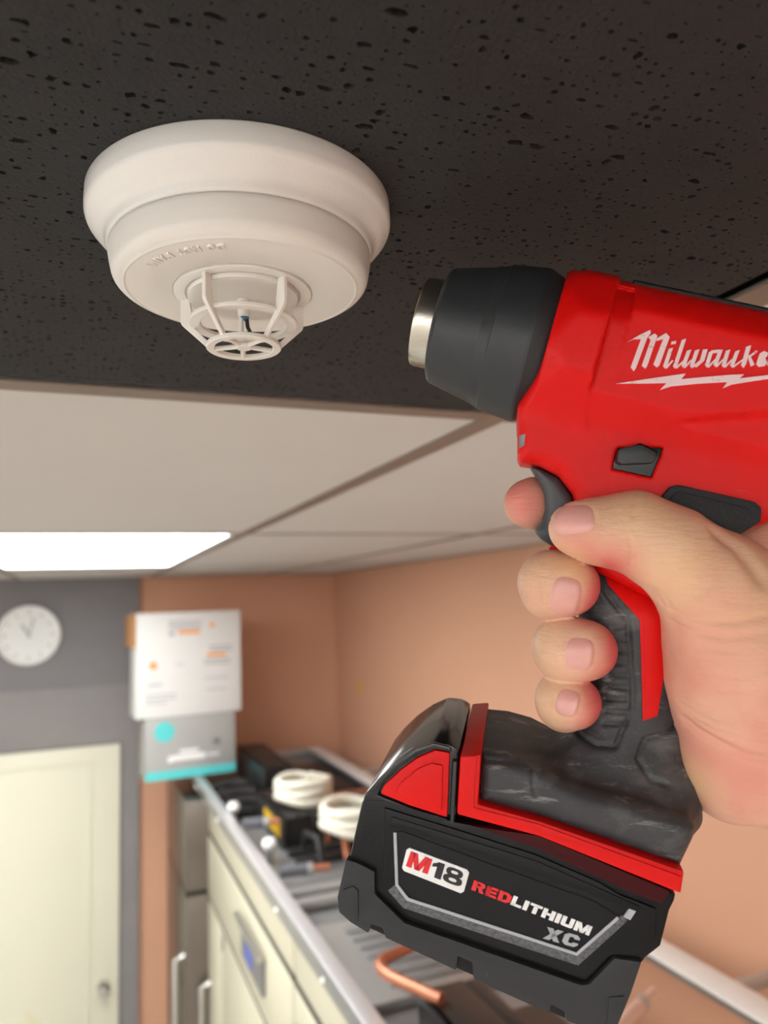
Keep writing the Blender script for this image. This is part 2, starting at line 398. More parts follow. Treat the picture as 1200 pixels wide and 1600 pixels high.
def ring(name, r0, r1, z0, z1, parent):
    return dl(name, [(r0, z0 + .3), (r0 + .3, z0), (r1 - .3, z0), (r1, z0 + .3), (r1, z1 - .3), (r1 - .3, z1), (r0 + .3, z1), (r0, z1 - .3)], 'det_matte', parent, 96, True)
ring('cage_ring', 16.4, 20.8, 45.3, 46.9, cage)
ring('cage_ring', 11.2, 14.4, 54.6, 56.4, cage)
# five ribs; the angle 0 is towards the viewer
a_near = math.atan2(-DY, -DX) + math.radians(2)
prof_rib = [(25.2, 34.6), (25.2, 44.2), (24.6, 45.4), (13.8, 55.8), (12.0, 55.8), (12.0, 54.8), (19.2, 47.2), (20.0, 45.0), (21.6, 34.6)]
for k in range(5):
    a = a_near + math.radians(36 + 72 * k); ca, sa = math.cos(a), math.sin(a); t = .85
    bm = bmesh.new()
    s1 = [bm.verts.new(((r * ca - t * sa) / 1000, (r * sa + t * ca) / 1000, -z / 1000)) for r, z in prof_rib]
    s2 = [bm.verts.new(((r * ca + t * sa) / 1000, (r * sa - t * ca) / 1000, -z / 1000)) for r, z in prof_rib]
    bm.faces.new(s1); bm.faces.new(s2[::-1])
    for i in range(len(s1)): bm.faces.new((s1[i], s1[(i + 1) % len(s1)], s2[(i + 1) % len(s1)], s2[i]))
    bmesh.ops.recalc_face_normals(bm, faces=bm.faces[:])
    bmesh.ops.bevel(bm, geom=bm.edges[:], offset=.00025, segments=1, affect='EDGES')
    link('cage_rib', bm_mesh('cage_rib', bm), 'det_matte', cage)
    # spoke of the end grille
    link('cage_spoke', tube_mesh('cage_spoke', [(3.0 * ca / 1000, 3.0 * sa / 1000, -.0553), (12.0 * ca / 1000, 12.0 * sa / 1000, -.0555)], .0010, 8), 'det_matte', cage)
dl('cage_hub', [(0, 54.4), (2.8, 54.4), (3.4, 54.8), (3.4, 55.8), (2.8, 56.3), (0, 56.3)], 'det_matte', cage, 48)
el = dl('sensor_post', [(0, 36.5), (2.5, 36.5), (2.3, 43.4), (2.0, 43.6), (0, 43.6)], 'det', det, 32)
link('sensor_lead', tube_mesh('sensor_lead', [(-.0008, 0, -.0434), (-.0012, .0004, -.0500)], .0009, 8), 'det', el)
link('sensor_lead', tube_mesh('sensor_lead', [(.0012, 0, -.0434), (.0016, 0, -.0475), (.0024, -.0006, -.0495)], .0008, 8), 'wire_black', el)
link('sensor_bead', lathe_mesh('sensor_bead', [(0, .0430), (.0017, .0431), (.0019, .0438), (.0014, .0446), (0, .0448)], 16, D, (.0004, 0, 0)), 'wire_blue', el)
# raised lettering DO NOT PAINT on an arc, tops of the letters towards the cage
def det_letters():
    r_base = 40.6; hgt = 3.5; adv = 0.0
    txt = 'DO NOT PAINT'
    a_img = {}
    total = 34.0                                    # arc length in mm
    pos = 0.0; spans = []
    for ch in txt:
        wd = {'I': .35, ' ': .5}.get(ch, .84); spans.append((ch, pos, wd)); pos += wd + .14
    for ch, p0, wd in spans:
        if ch == ' ': continue
        me, co, lo, hi = text_mesh(ch, bold=0.02, name='raised_letter')
        sx = wd * (total / pos) / max(1e-6, hi[0] - lo[0]); sy = hgt / (hi[1] - lo[1])
        s0 = (p0 / pos) * total
        def place(x, y, z):
            s = s0 + (x - lo[0]) * sx; r = r_base - (y - lo[1]) * sy
            a = A_START + DIRN * s / 38.5
            return (r * math.cos(a) / 1000, r * math.sin(a) / 1000, -z / 1000)
        zf = lambda y: 33.25 + (1.0) * 0
        m2 = thicken(me, lambda x, y: place(x, y, 33.95), lambda x, y: place(x, y, 33.0))
        link('raised_letter', m2, 'det_matte', hd)
A_START = a_near + math.radians(-11); DIRN = -1
det_letters()

# ------------------------------------------------------------------ distance-field modelling (gun housing, grip, hand), in millimetres
TH = math.radians(10)
GO = np.array([(900 - CX) / F * 290, (900 - CY) / F * 290, 290.0])          # gun frame origin, camera coordinates (mm)
GXv = np.array([math.cos(TH), 0, -math.sin(TH)]); GVv = np.array([0, 1.0, 0]); GNv = np.array([-math.sin(TH), 0, -math.cos(TH)])
GM = Matrix.Identity(4)
for i, v in enumerate((RW @ GXv, -(RW @ GVv), RW @ GNv)):
    for k in range(3): GM[k][i] = v[k]
_go = c2w(GO / 1000)
for k in range(3): GM[k][3] = _go[k]
def gl(px, py, n=0.0):
    """pixel on the plane n (mm towards the viewer from the gun's middle) -> gun-local u, w (mm)"""
    r = np.array([(px - CX) / F, (py - CY) / F, 1.0])
    t = (n + GO @ GNv) / (r @ GNv)
    d = t * r - GO
    return float(d @ GXv), -float(d @ GVv)
def g3(px, py, n): return np.array([*gl(px, py, n), n])
def pts2(lst, n): return [gl(x, y, n) for x, y in lst]

def poly2(U, W, pts):
    P = np.array(pts, float); n = len(P); d = None; s = None
    for i in range(n):
        a, b = P[i], P[i - 1]
        e = b - a; wu = U - a[0]; ww = W - a[1]
        t = np.clip((wu * e[0] + ww * e[1]) / (e @ e), 0, 1)
        q = (wu - e[0] * t) ** 2 + (ww - e[1] * t) ** 2
        c1 = W >= a[1]; c2 = W < b[1]; c3 = e[0] * ww > e[1] * wu
        flip = (c1 & c2 & c3) | (~c1 & ~c2 & ~c3)
        if d is None: d = q; s = np.where(flip, -1.0, 1.0)
        else: d = np.minimum(d, q); s = np.where(flip, -s, s)
    return s * np.sqrt(d)
def smin(a, b, k):
    h = np.maximum(k - np.abs(a - b), 0) / k
    return np.minimum(a, b) - h * h * k * .25
def smax(a, b, k): return -smin(-a, -b, k)
def cone(U, W, N, a, b, ra, rb):
    e = b - a; L2 = e @ e
    t = np.clip(((U - a[0]) * e[0] + (W - a[1]) * e[1] + (N - a[2]) * e[2]) / L2, 0, 1)
    q = (U - a[0] - e[0] * t) ** 2 + (W - a[1] - e[1] * t) ** 2 + (N - a[2] - e[2] * t) ** 2
    return np.sqrt(q) - (ra + (rb - ra) * t)
def prismf(U, W, N, pts, n0, n1, k):
    return smax(poly2(U, W, pts), np.abs(N - (n0 + n1) / 2) - (n1 - n0) / 2, k)

def snet(fn, lo, hi, h, newton=2, fine=None):
    ax = [np.arange(lo[i], hi[i] + h, h, dtype=np.float32) for i in range(3)]
    Fv = np.broadcast_to(fn(ax[0][:, None, None], ax[1][None, :, None], ax[2][None, None, :]), tuple(len(a) for a in ax)).astype(np.float32)
    S = Fv < 0
    cnt = np.zeros(tuple(n - 1 for n in S.shape), np.int8)
    for i in (0, 1):
        for j in (0, 1):
            for k in (0, 1):
                cnt += S[i:S.shape[0] - 1 + i, j:S.shape[1] - 1 + j, k:S.shape[2] - 1 + k]
    act = (cnt > 0) & (cnt < 8)
    I, J, K = np.nonzero(act); idx = np.full(act.shape, -1, np.int64); idx[I, J, K] = np.arange(len(I))
    corner = {(i, j, k): Fv[I + i, J + j, K + k] for i in (0, 1) for j in (0, 1) for k in (0, 1)}
    acc = np.zeros((len(I), 3)); nn = np.zeros(len(I))
    for axis in range(3):
        o1, o2 = [a for a in range(3) if a != axis]
        for p in (0, 1):
            for q in (0, 1):
                c0 = [0, 0, 0]; c0[o1] = p; c0[o2] = q; c1 = list(c0); c1[axis] = 1
                f0, f1 = corner[tuple(c0)], corner[tuple(c1)]
                m = (f0 < 0) != (f1 < 0)
                t = np.where(m, f0 / np.where(m, f0 - f1, 1), 0)
                pos = np.zeros((len(I), 3)); pos[:, axis] = t; pos[:, o1] = p; pos[:, o2] = q
                acc += pos * m[:, None]; nn += m
    V = (np.stack([I, J, K], 1) + acc / nn[:, None]) * h + np.array(lo)
    Q = []
    for axis in range(3):
        o1, o2 = [(1, 2), (2, 0), (0, 1)][axis]
        sl0 = [slice(None)] * 3; sl1 = [slice(None)] * 3; sl0[axis] = slice(0, -1); sl1[axis] = slice(1, None)
        A, B = S[tuple(sl0)], S[tuple(sl1)]
        e = np.array(np.nonzero(A != B)).T
        ok = (e[:, o1] > 0) & (e[:, o2] > 0) & (e[:, o1] < act.shape[o1]) & (e[:, o2] < act.shape[o2])
        e = e[ok]; inside = A[tuple(e.T)]
        def cell(d1, d2):
            c = e.copy(); c[:, o1] -= d1; c[:, o2] -= d2; return idx[c[:, 0], c[:, 1], c[:, 2]]
        q = np.stack([cell(1, 1), cell(0, 1), cell(0, 0), cell(1, 0)], 1)
        q[~inside] = q[~inside][:, ::-1]
        Q.append(q)
    Q = np.concatenate(Q); Q = Q[(Q >= 0).all(1)]
    fine = fine or fn
    ev0 = lambda P: np.asarray(fn(P[:, 0], P[:, 1], P[:, 2]))
    ev = lambda P: np.asarray(fine(P[:, 0], P[:, 1], P[:, 2]))
    for _ in range(newton):
        f = ev(V); g = np.zeros_like(V); e = .25
        for a in range(3):
            dv = np.zeros(3); dv[a] = e
            g[:, a] = (ev0(V + dv) - ev0(V - dv)) / (2 * e)
        step = f / np.maximum((g * g).sum(1), .2)
        V = V - np.clip(step, -h, h)[:, None] * g
    return V, Q
def sdf_obj(name, fn, lo, hi, h, m, parent, newton=2, fine=None):
    V, Q = snet(fn, lo, hi, h, newton, fine)
    return link(name, mesh_quads(name, V / 1000, Q, True), m, parent)
def surf_n(fn, u, w, n0=60.0, n1=-10.0):
    ns = np.arange(n0, n1, -.5); f = np.asarray(fn(np.full_like(ns, u), np.full_like(ns, w), ns))
    i = np.nonzero(f < 0)[0]
    if len(i) == 0: return None
    i = max(1, i[0]); a, b = f[i - 1], f[i]
    return ns[i - 1] - .5 * a / (a - b)
def onto(fn, px, py, guess=26.0, lift=0.0):
    n = guess
    for _ in range(3):
        u, w = gl(px, py, n); s = surf_n(fn, u, w)
        if s is None: break
        n = s
    u, w = gl(px, py, n)
    return np.array([u, w, n + lift]) / 1000

def gprism(name, px_pts, nref, n0, n1, m, parent, bevel=.6, inset_front=0.0, smooth=True):
    """outline traced at plane nref, extruded from n0 to n1 (mm) in the gun frame, edges bevelled"""
    p = pts2(px_pts, nref)
    bm = bmesh.new()
    fr = [bm.verts.new((u / 1000, w_ / 1000, n1 / 1000)) for u, w_ in p]
    bk = [bm.verts.new((u / 1000, w_ / 1000, n0 / 1000)) for u, w_ in p]
    bm.faces.new(fr); bm.faces.new(bk[::-1])
    for i in range(len(p)): bm.faces.new((fr[i], bk[i], bk[(i + 1) % len(p)], fr[(i + 1) % len(p)]))
    bmesh.ops.recalc_face_normals(bm, faces=bm.faces[:])
    if bevel:
        fe = [e for e in bm.edges if len(e.link_faces) == 2 and (e.calc_face_angle(0) > .3)]
        bmesh.ops.bevel(bm, geom=fe, offset=bevel / 1000, segments=2, affect='EDGES', profile=.6, clamp_overlap=True)
    return link(name, bm_mesh(name, bm, smooth=smooth), m, parent)

gun = empty('heat_gun', GM)
tag(gun, 'red and black cordless heat gun held in the hand, nozzle towards the detector', 'heat gun')

# --- barrel axis (plane n = 0)
AX0 = np.array([*gl(850, 547, 0), 0.0]); AX1 = np.array([*gl(1250, 639, 0), 0.0])
AXD = (AX1 - AX0) / np.linalg.norm(AX1 - AX0)
def along(px, py): return float((np.array([*gl(px, py, 0), 0]) - AX0) @ AXD)
PXMM = 290 / F                                         # mm per pixel on the middle plane
def axz(P): return tuple(P / 1000)
def axlathe(name, prof, m, parent, ang=35, seg=120):
    return link(name, lathe_mesh(name, [(r / 1000, t / 1000) for r, t in prof], seg, tuple(AXD), axz(AX0), smooth_angle=ang), m, parent)
k = PXMM
# nozzle: t is measured along the axis from x=850 (negative = towards the tip)
axlathe('nozzle_tip', [(13.5, -38), (13.5, -49.5), (14.3, -50.2), (16.2, -50.2), (17.1, -49.6), (17.4, -48.6), (17.4, -30), (13.5, -30)], 'steel', gun)
axlathe('nozzle_bore', [(0, -36), (13.6, -36), (13.6, -34), (0, -34)], 'black_metal', gun)
axlathe('nozzle_shroud', [(17.6, -36), (18.2, -41.4), (20.4, -42.0), (21.8, -41.4), (22.6, -40.2), (26.4, -23.2), (27.9, -19.4), (28.3, -18.9), (29.7, -5.6), (29.6, -4.6), (26.6, 2.2), (24, 2.6), (17, 2.6)], 'shroud', gun, ang=5)

# --- red housing
t_c0 = along(862, 545) ; t_c1 = along(955, 560)
low_pts = pts2([(809, 640), (808, 716), (813, 725), (842, 729), (872, 745), (893, 772), (903, 800), (905, 864), (930, 892), (1045, 950), (1070, 900), (1110, 838), (1195, 815), (1330, 812), (1330, 600), (1000, 560), (850, 560)], 6)
strip_cut = None
btn_hole = pts2([(957, 732), (966, 699), (1038, 698), (1020, 746)], 22)
btn_bowl = pts2([(950, 738), (958, 695), (1042, 692), (1028, 753)], 22)
PL0 = gl(988, 652, 26); _pl1 = gl(1200, 638, 26); PLS = (_pl1[1] - PL0[1]) / (_pl1[0] - PL0[0])
def f_axis(U, W, N):
    du, dw, dn = U - AX0[0], W - AX0[1], N
    t = du * AXD[0] + dw * AXD[1]
    perp = du * AXD[1] - dw * AXD[0]                  # + = below
    return t, perp, dn
def f_housing(U, W, N):
    t, p, dn = f_axis(U, W, N)
    r = np.sqrt(p * p + dn * dn)
    RB = 30.6
    body = np.maximum(r - RB, np.abs(t - 70) - 68)
    flat = (np.abs(dn) - 26.6) * 1.0 + np.clip((p - 6) * 0.03, -1, 1)
    body = smax(body, flat, .7)
    body = smax(body, t - 128 , 8)
    collar = np.maximum(r - 31.9 + np.clip((8.5 - t), 0, 9) * .34, np.maximum(1.2 - t, t - 19.5))
    collar = smax(collar, np.abs(dn) - 30.6, .5)
    collar = smax(collar, dn * .80 + p * .60 - 30.9, .5)
    collar = smax(collar, dn * .80 - p * .60 - 30.9, .5)
    d = smin(body, collar, .9)
    low = prismf(U, W, N, low_pts, -20.5, 20.5, 6.5)
    d = smin(d, low, 6.5)
    # step below the emblem panel
    dh = (PL0[1] + (U - PL0[0]) * PLS) - W
    capn = 26.7 - np.clip(dh, 0, 3.2) * .9 * np.clip((U - PL0[0]) / 3, 0, 1)
    d = smax(d, np.where(t > 26, np.abs(N) - capn, -5.0), .5)
    # channel behind the collar, recessed
    d = smax(d, -np.maximum(np.maximum(np.abs(t - 22.6) - 3.4, np.abs(p + 7) - 17), 28.9 - r), .8)
    return d
def f_housing_cut(U, W, N):
    d = f_housing(U, W, N)
    d = smax(d, -prismf(U, W, N, btn_bowl, 21.6, 40, 1.0), 1.2)
    d = smax(d, -prismf(U, W, N, btn_hole, 18.0, 40, .6), .5)
    return d
lo = (min(gl(800, 600, 0)[0], AX0[0]) - 4, -22, -34); hi = (AX0[0] + 140, gl(900, 395, 0)[1], 35)
lo = (gl(800, 600, 0)[0] - 3, gl(1000, 965, 0)[1], -34.0)
housing = sdf_obj('housing', f_housing_cut, lo, hi, 0.9, 'red', gun)
# black strip along the top ridge of the barrel
def ridge():
    rows = []
    for i in range(24):
        t = 25 + i * 4.4
        rows.append((t, 30.2, 31.4))
    bm = bmesh.new(); R = []
    for t, r0, r1 in rows:
        sec = []
        for a, r in ((-26, r0), (-25, r1), (-12, r1 + .5), (12, r1 + .5), (25, r1), (26, r0)):
            c = AX0 + AXD * t; up = np.array([-AXD[1], AXD[0], 0])
            P = c + up * r * math.cos(math.radians(a)) + np.array([0, 0, 1.0]) * r * math.sin(math.radians(a))
            sec.append(bm.verts.new(tuple(P / 1000)))
        R.append(sec)
    for A, B in zip(R[:-1], R[1:]):
        for i in range(5): bm.faces.new((A[i], A[i + 1], B[i + 1], B[i]))
        bm.faces.new((A[5], A[0], B[0], B[5]))
    bm.faces.new(R[0]); bm.faces.new(R[-1])
    return link('top_strip', bm_mesh('top_strip', bm, True), 'rubber_pad', gun)
ridge()
# speed switch
sw = gprism('switch_well', [(957, 732), (966, 699), (1038, 698), (1020, 746)], 20, 15, 19.2, 'gloss_black', gun, bevel=.3)
gprism('switch_lever', [(963, 722), (966, 703), (972, 699), (1000, 695), (1024, 706), (1026, 716), (1020, 724), (970, 726)], 24, 17, 25.2, 'shroud', sw, bevel=1.1)
gprism('switch_cam', [(978, 700), (1000, 692), (1012, 697), (1028, 706), (1028, 716), (1000, 714)], 22, 17, 22.6, 'gloss_black', sw, bevel=.6)
# small window low on the chin
# thumb-side rubber pad
pad = gprism('side_pad', [(1034, 776), (1048, 760), (1060, 757), (1180, 784), (1191, 793), (1190, 815), (1150, 840), (1100, 860), (1040, 812)], 23, 16, 23.0, 'rubber_pad', gun, bevel=.9)
gprism('pad_inset', [(1046, 780), (1056, 769), (1064, 768), (1166, 793), (1174, 800), (1172, 815), (1140, 834), (1100, 846), (1050, 812)], 23.4, 18, 23.8, 'rubber_pad', pad, bevel=.7)
# trigger
trig_pts = pts2([(831, 731), (842, 732), (872, 747), (893, 774), (902, 802), (900, 840), (884, 858), (862, 852), (846, 842), (838, 832), (840, 826), (848, 815), (853, 795), (852, 775), (845, 754)], 6)
trigger = sdf_obj('trigger', lambda U, W, N: prismf(U, W, N, trig_pts, -9, 9, 4.5) - .3, (gl(820, 800)[0], gl(800, 870)[1], -12), (gl(915, 800)[0], gl(800, 720)[1], 12), .6, 'trigger', gun)

# --- rubber grip and battery foot
grip_pts = pts2([(880, 868), (905, 866), (960, 888), (1062, 930), (1062, 985), (1056, 1050), (1062, 1100), (1078, 1135), (1074, 1180), (1080, 1260), (930, 1250), (895, 1180), (905, 1120), (918, 1050), (905, 960)], 4)
foot_pts = pts2([(750, 1182), (790, 1186), (835, 1199), (905, 1236), (1000, 1262), (1082, 1286), (1092, 1300), (1089, 1318), (1068, 1362), (845, 1284), (747, 1258)], 35)
foot_top = pts2([(752, 1180), (800, 1186), (840, 1192), (905, 1180), (980, 1190), (1080, 1240), (1090, 1300), (1068, 1362), (845, 1284), (747, 1258)], 20)
def seg_d(U, W, pts):
    d = None
    for a, b in zip(pts[:-1], pts[1:]):
        a = np.array(a); b = np.array(b); e = b - a
        t = np.clip(((U - a[0]) * e[0] + (W - a[1]) * e[1]) / (e @ e), 0, 1)
        q = np.sqrt((U - a[0] - e[0] * t) ** 2 + (W - a[1] - e[1] * t) ** 2)
        d = q if d is None else np.minimum(d, q)
    return d
gr_lines = [pts2([(935, 905), (945, 925), (982, 972), (988, 1060), (989, 1108), (962, 1166), (930, 1166), (895, 1150), (880, 1142)], 18),
            pts2([(1082, 1128), (1046, 1150), (1010, 1158), (996, 1186), (1016, 1218), (1040, 1225)], 20)]
ribs = [pts2([(958 - i * 1.5, y), (980, y - 1)], 18) for i, y in enumerate(range(982, 1150, 19))]
gr_foot = [pts2([(752, 1192), (826, 1200), (832, 1210), (834, 1232), (838, 1250)], 36)]
def f_grip0(U, W, N):
    g = prismf(U, W, N, grip_pts, -17.5, 17.5, 17)
    ft = prismf(U, W, N, foot_pts, -34.5, 34.5, 7)
    ft2 = prismf(U, W, N, foot_top, -20, 20, 12)
    return smin(smin(ft, ft2, 8), g, 13)
def f_grip(U, W, N):
    d = f_grip0(U, W, N)
    front = N > 6
    for L in gr_lines: d = d + np.where(front, 1.1 * np.exp(-(seg_d(U, W, L) / .7) ** 2), 0)
    for L in gr_foot: d = d + np.where(N > 30, .7 * np.exp(-(seg_d(U, W, L) / .8) ** 2), 0)
    for L in ribs: d = d + np.where(front, .95 * np.exp(-(seg_d(U, W, L) / .7) ** 2), 0)
    return d
lo = (gl(735, 1200, 35)[0], gl(900, 1375, 36)[1], -37.0); hi = (gl(1110, 1200, 0)[0] + 2, gl(900, 855, 0)[1], 37.0)
grip = sdf_obj('grip', f_grip0, lo, hi, 0.75, 'rubber', gun, 4, f_grip)

# red insert of the grip, following the grip's surface
def surf_patch(name, px_poly, fn, lift, m, parent, guess=18, sink=-1.2, cell=7.0, bev=.0):
    """polygon in pixels laid on a distance field, as a slab that follows the surface"""
    P = np.array(px_poly, float); lo_, hi_ = P.min(0), P.max(0)
    bm = bmesh.new(); vs = [bm.verts.new((x, y, 0)) for x, y in px_poly]; bm.faces.new(vs)
    for ax_ in (0, 1):
        for c in np.arange(lo_[ax_] + cell, hi_[ax_], cell):
            no = [0, 0, 0]; no[ax_] = 1; co = [0, 0, 0]; co[ax_] = c
            bmesh.ops.bisect_plane(bm, geom=bm.verts[:] + bm.edges[:] + bm.faces[:], plane_co=co, plane_no=no)
    bmesh.ops.triangulate(bm, faces=[f for f in bm.faces if len(f.verts) > 4])
    me = bpy.data.meshes.new(name); bm.to_mesh(me); bm.free()
    cache = {}
    def at(x, y, l):
        key = (round(x, 3), round(y, 3))
        if key not in cache: cache[key] = onto(fn, x, y, guess)
        p = cache[key].copy(); p[2] += l / 1000; return tuple(p)
    me = thicken(me, lambda x, y: at(x, y, lift), lambda x, y: at(x, y, sink))
    me.polygons.foreach_set('use_smooth', [True] * len(me.polygons)); me.set_sharp_from_angle(angle=math.radians(40))
    return link(name, me, m, parent)
ins_out = [(944, 893), (952, 886), (1010, 905), (1044, 936), (1043, 985), (1036, 1060), (1027, 1118), (1004, 1126), (1002, 1040), (999, 968), (949, 912)]
g_flat = lambda U, W, N: prismf(U, W, N, grip_pts, -17.5, 17.5, 17)
ins = surf_patch('red_insert', ins_out, g_flat, .55, 'red_clean', gun)
surf_patch('insert_face', [(950, 898), (1008, 908), (1040, 938), (1039, 985), (1032, 1060), (1024, 1114), (1008, 1119), (1007, 1040), (1004, 966), (954, 910)], g_flat, .8, 'red_clean', ins)
surf_patch('chin_window', [(811, 681), (821, 678), (819, 696), (811, 701)], f_housing, .35, 'grey_metal', gun, guess=8, sink=-1)
surf_patch('red_tongue', [(858, 857), (864, 852), (884, 858), (930, 880), (926, 890), (880, 868), (862, 866)], f_housing, .6, 'red_clean', gun, guess=8, sink=-4)

# --- battery
red_band = gprism('red_band', [(719, 1180), (752, 1178), (747, 1256), (845, 1283), (1069, 1361), (1064, 1396), (842, 1306), (714, 1272)], 36, -36, 36.6, 'red_clean', gun, bevel=1.0)
gprism('band_front', [(720, 1183), (745, 1181), (740, 1262), (842, 1288), (1066, 1370), (1063, 1392), (842, 1303), (717, 1268)], 37, 36.2, 37.2, 'red_clean', red_band, bevel=.3)
bat = gprism('battery', [(566, 1248), (600, 1250), (712, 1284), (842, 1308), (1060, 1400), (1048, 1424), (1034, 1480), (1006, 1502), (962, 1608), (905, 1604), (876, 1592), (740, 1528), (600, 1464), (548, 1440), (531, 1424), (528, 1402), (546, 1336)], 36, -36, 36, 'battery', gun, bevel=2.2)
bat['label'] = 'black slide-on battery pack with printed side label'
# latch end: curved glossy black cap with red release button
cap_pts = [(567, 1250), (572, 1240), (590, 1218), (615, 1194), (645, 1173), (675, 1160), (700, 1163), (718, 1172), (713, 1288), (640, 1268)]
cap = gprism('latch_cap', cap_pts, 34, -33, 33.5, 'gloss_black', bat, bevel=3.0)
gprism('cap_rim', [(567, 1250), (572, 1238), (592, 1216), (618, 1192), (648, 1172), (676, 1161), (704, 1168), (706, 1176), (680, 1170), (650, 1182), (622, 1202), (598, 1226), (590, 1242), (640, 1262), (700, 1280), (699, 1288), (640, 1270)], 35.4, 33, 35.4, 'gloss_black', cap, bevel=.7)
btn = gprism('release_button', [(594, 1240), (600, 1227), (626, 1203), (652, 1184), (680, 1172), (703, 1176), (699, 1278), (640, 1259)], 35.6, 32, 35.8, 'red_clean', cap, bevel=.9)
gprism('button_face', [(617, 1240), (626, 1224), (652, 1202), (674, 1193), (692, 1197), (690, 1268), (650, 1254)], 37, 35, 36.9, 'red_clean', btn, bevel=.7)
gprism('cap_slot', [(708, 1190), (714, 1190), (709, 1288), (703, 1286)], 36, 30, 36.0, 'shroud', cap, bevel=.6)
gprism('status_mark', [(624, 1182), (630, 1178), (646, 1168), (650, 1171), (634, 1183), (627, 1188)], 30, 29, 30, 'print_grey', cap, bevel=0)
# dark red slip under the band, and the upper shell ledge
gprism('seal_strip', [(735, 1290), (842, 1306), (1046, 1392), (1034, 1412), (972, 1388), (838, 1325)], 36.2, 30, 36.4, mat('dark_red_seal', srgb(64, 10, 15), .45, spec=.15), bat, bevel=.3)
up = gprism('upper_shell', [(600, 1262), (712, 1296), (838, 1336), (935, 1378), (968, 1398), (1026, 1420), (1024, 1462), (1004, 1496), (955, 1492), (915, 1532), (640, 1432), (598, 1396), (600, 1330)], 36.8, 34, 37.0, 'battery', bat, bevel=.7)
gprism('shell_ledge', [(606, 1290), (612, 1276), (838, 1345), (930, 1385), (1000, 1416), (996, 1426), (930, 1402), (760, 1340)], 37.2, 35, 37.5, 'battery', bat, bevel=.5)
lower = gprism('lower_shell', [(527, 1402), (541, 1342), (558, 1347), (586, 1361), (586, 1396), (632, 1441), (908, 1538), (920, 1537), (960, 1496), (1003, 1502), (986, 1552), (964, 1606), (930, 1606), (896, 1599), (884, 1594), (882, 1580), (862, 1570), (858, 1583), (740, 1530), (737, 1503), (716, 1494), (713, 1516), (602, 1465), (598, 1450), (580, 1444), (576, 1458), (548, 1441), (530, 1425)], 37.5, 33, 38.0, 'battery_grey', bat, bevel=.8)
gprism('shell_corner', [(536, 1390), (552, 1384), (560, 1391), (560, 1440), (545, 1433), (533, 1420)], 38.2, 37, 38.5, 'battery_grey', lower, bevel=.4)
gprism('shell_corner', [(951, 1558), (976, 1556), (958, 1603), (948, 1603)], 38.2, 37, 38.5, 'battery_grey', lower, bevel=.4)
# label
gprism('label_panel', [(616, 1300), (628, 1299), (760, 1348), (930, 1409), (966, 1432), (900, 1492), (636, 1406), (619, 1384)], 37.4, 36, 37.4, 'label_black', bat, bevel=.15)
def strip(name, line, wpx, nref, n0, n1, m, parent):
    P = [np.array(p, float) for p in line]; Lft = []; Rgt = []
    for i, p in enumerate(P):
        d1 = P[i] - P[i - 1] if i else P[1] - P[0]; d2 = P[i + 1] - P[i] if i < len(P) - 1 else d1
        d1 = d1 / np.linalg.norm(d1); d2 = d2 / np.linalg.norm(d2)
        n1_ = np.array([-d1[1], d1[0]]); n2_ = np.array([-d2[1], d2[0]]); b = n1_ + n2_; b /= np.linalg.norm(b)
        s = wpx / 2 / max(.4, b @ n1_); Lft.append(p + b * s); Rgt.append(p - b * s)
    return gprism(name, [tuple(p) for p in Lft + Rgt[::-1]], nref, n0, n1, m, parent, bevel=.12)
strip('label_line', [(617, 1301), (620, 1383), (637, 1405), (901, 1491), (966, 1434)], 5, 37.6, 36, 37.7, 'silver', bat)
strip('label_bevel', [(611, 1387), (634, 1413), (902, 1501), (976, 1434)], 13, 37.4, 35, 37.6, 'sparkle', bat)
gprism('label_tip', [(974, 1433), (983, 1420), (994, 1424), (985, 1438)], 37.8, 36, 37.8, 'silver', bat, bevel=.1)
badge = gprism('label_badge', [(640, 1325), (730, 1359), (733, 1364), (725, 1393), (720, 1396), (631, 1361), (628, 1356), (635, 1328)], 37.8, 37, 37.8, 'print_white', bat, bevel=.1)
def rc(x0, y0, x1, y1): return [(x0, y0), (x1, y0), (x1, y1), (x0, y1)]
def ring8(cx_, cy_, rx, ry, ix, iy, n_=20):
    P_ = [2 * math.pi * i_ / n_ for i_ in range(n_ + 1)]
    sq = lambda v: math.copysign(abs(v) ** .75, v)
    return [[(cx_ + rx * sq(math.cos(a)), cy_ + ry * sq(math.sin(a))), (cx_ + rx * sq(math.cos(b)), cy_ + ry * sq(math.sin(b))), (cx_ + ix * sq(math.cos(b)), cy_ + iy * sq(math.sin(b))), (cx_ + ix * sq(math.cos(a)), cy_ + iy * sq(math.sin(a)))] for a, b in zip(P_[:-1], P_[1:])]
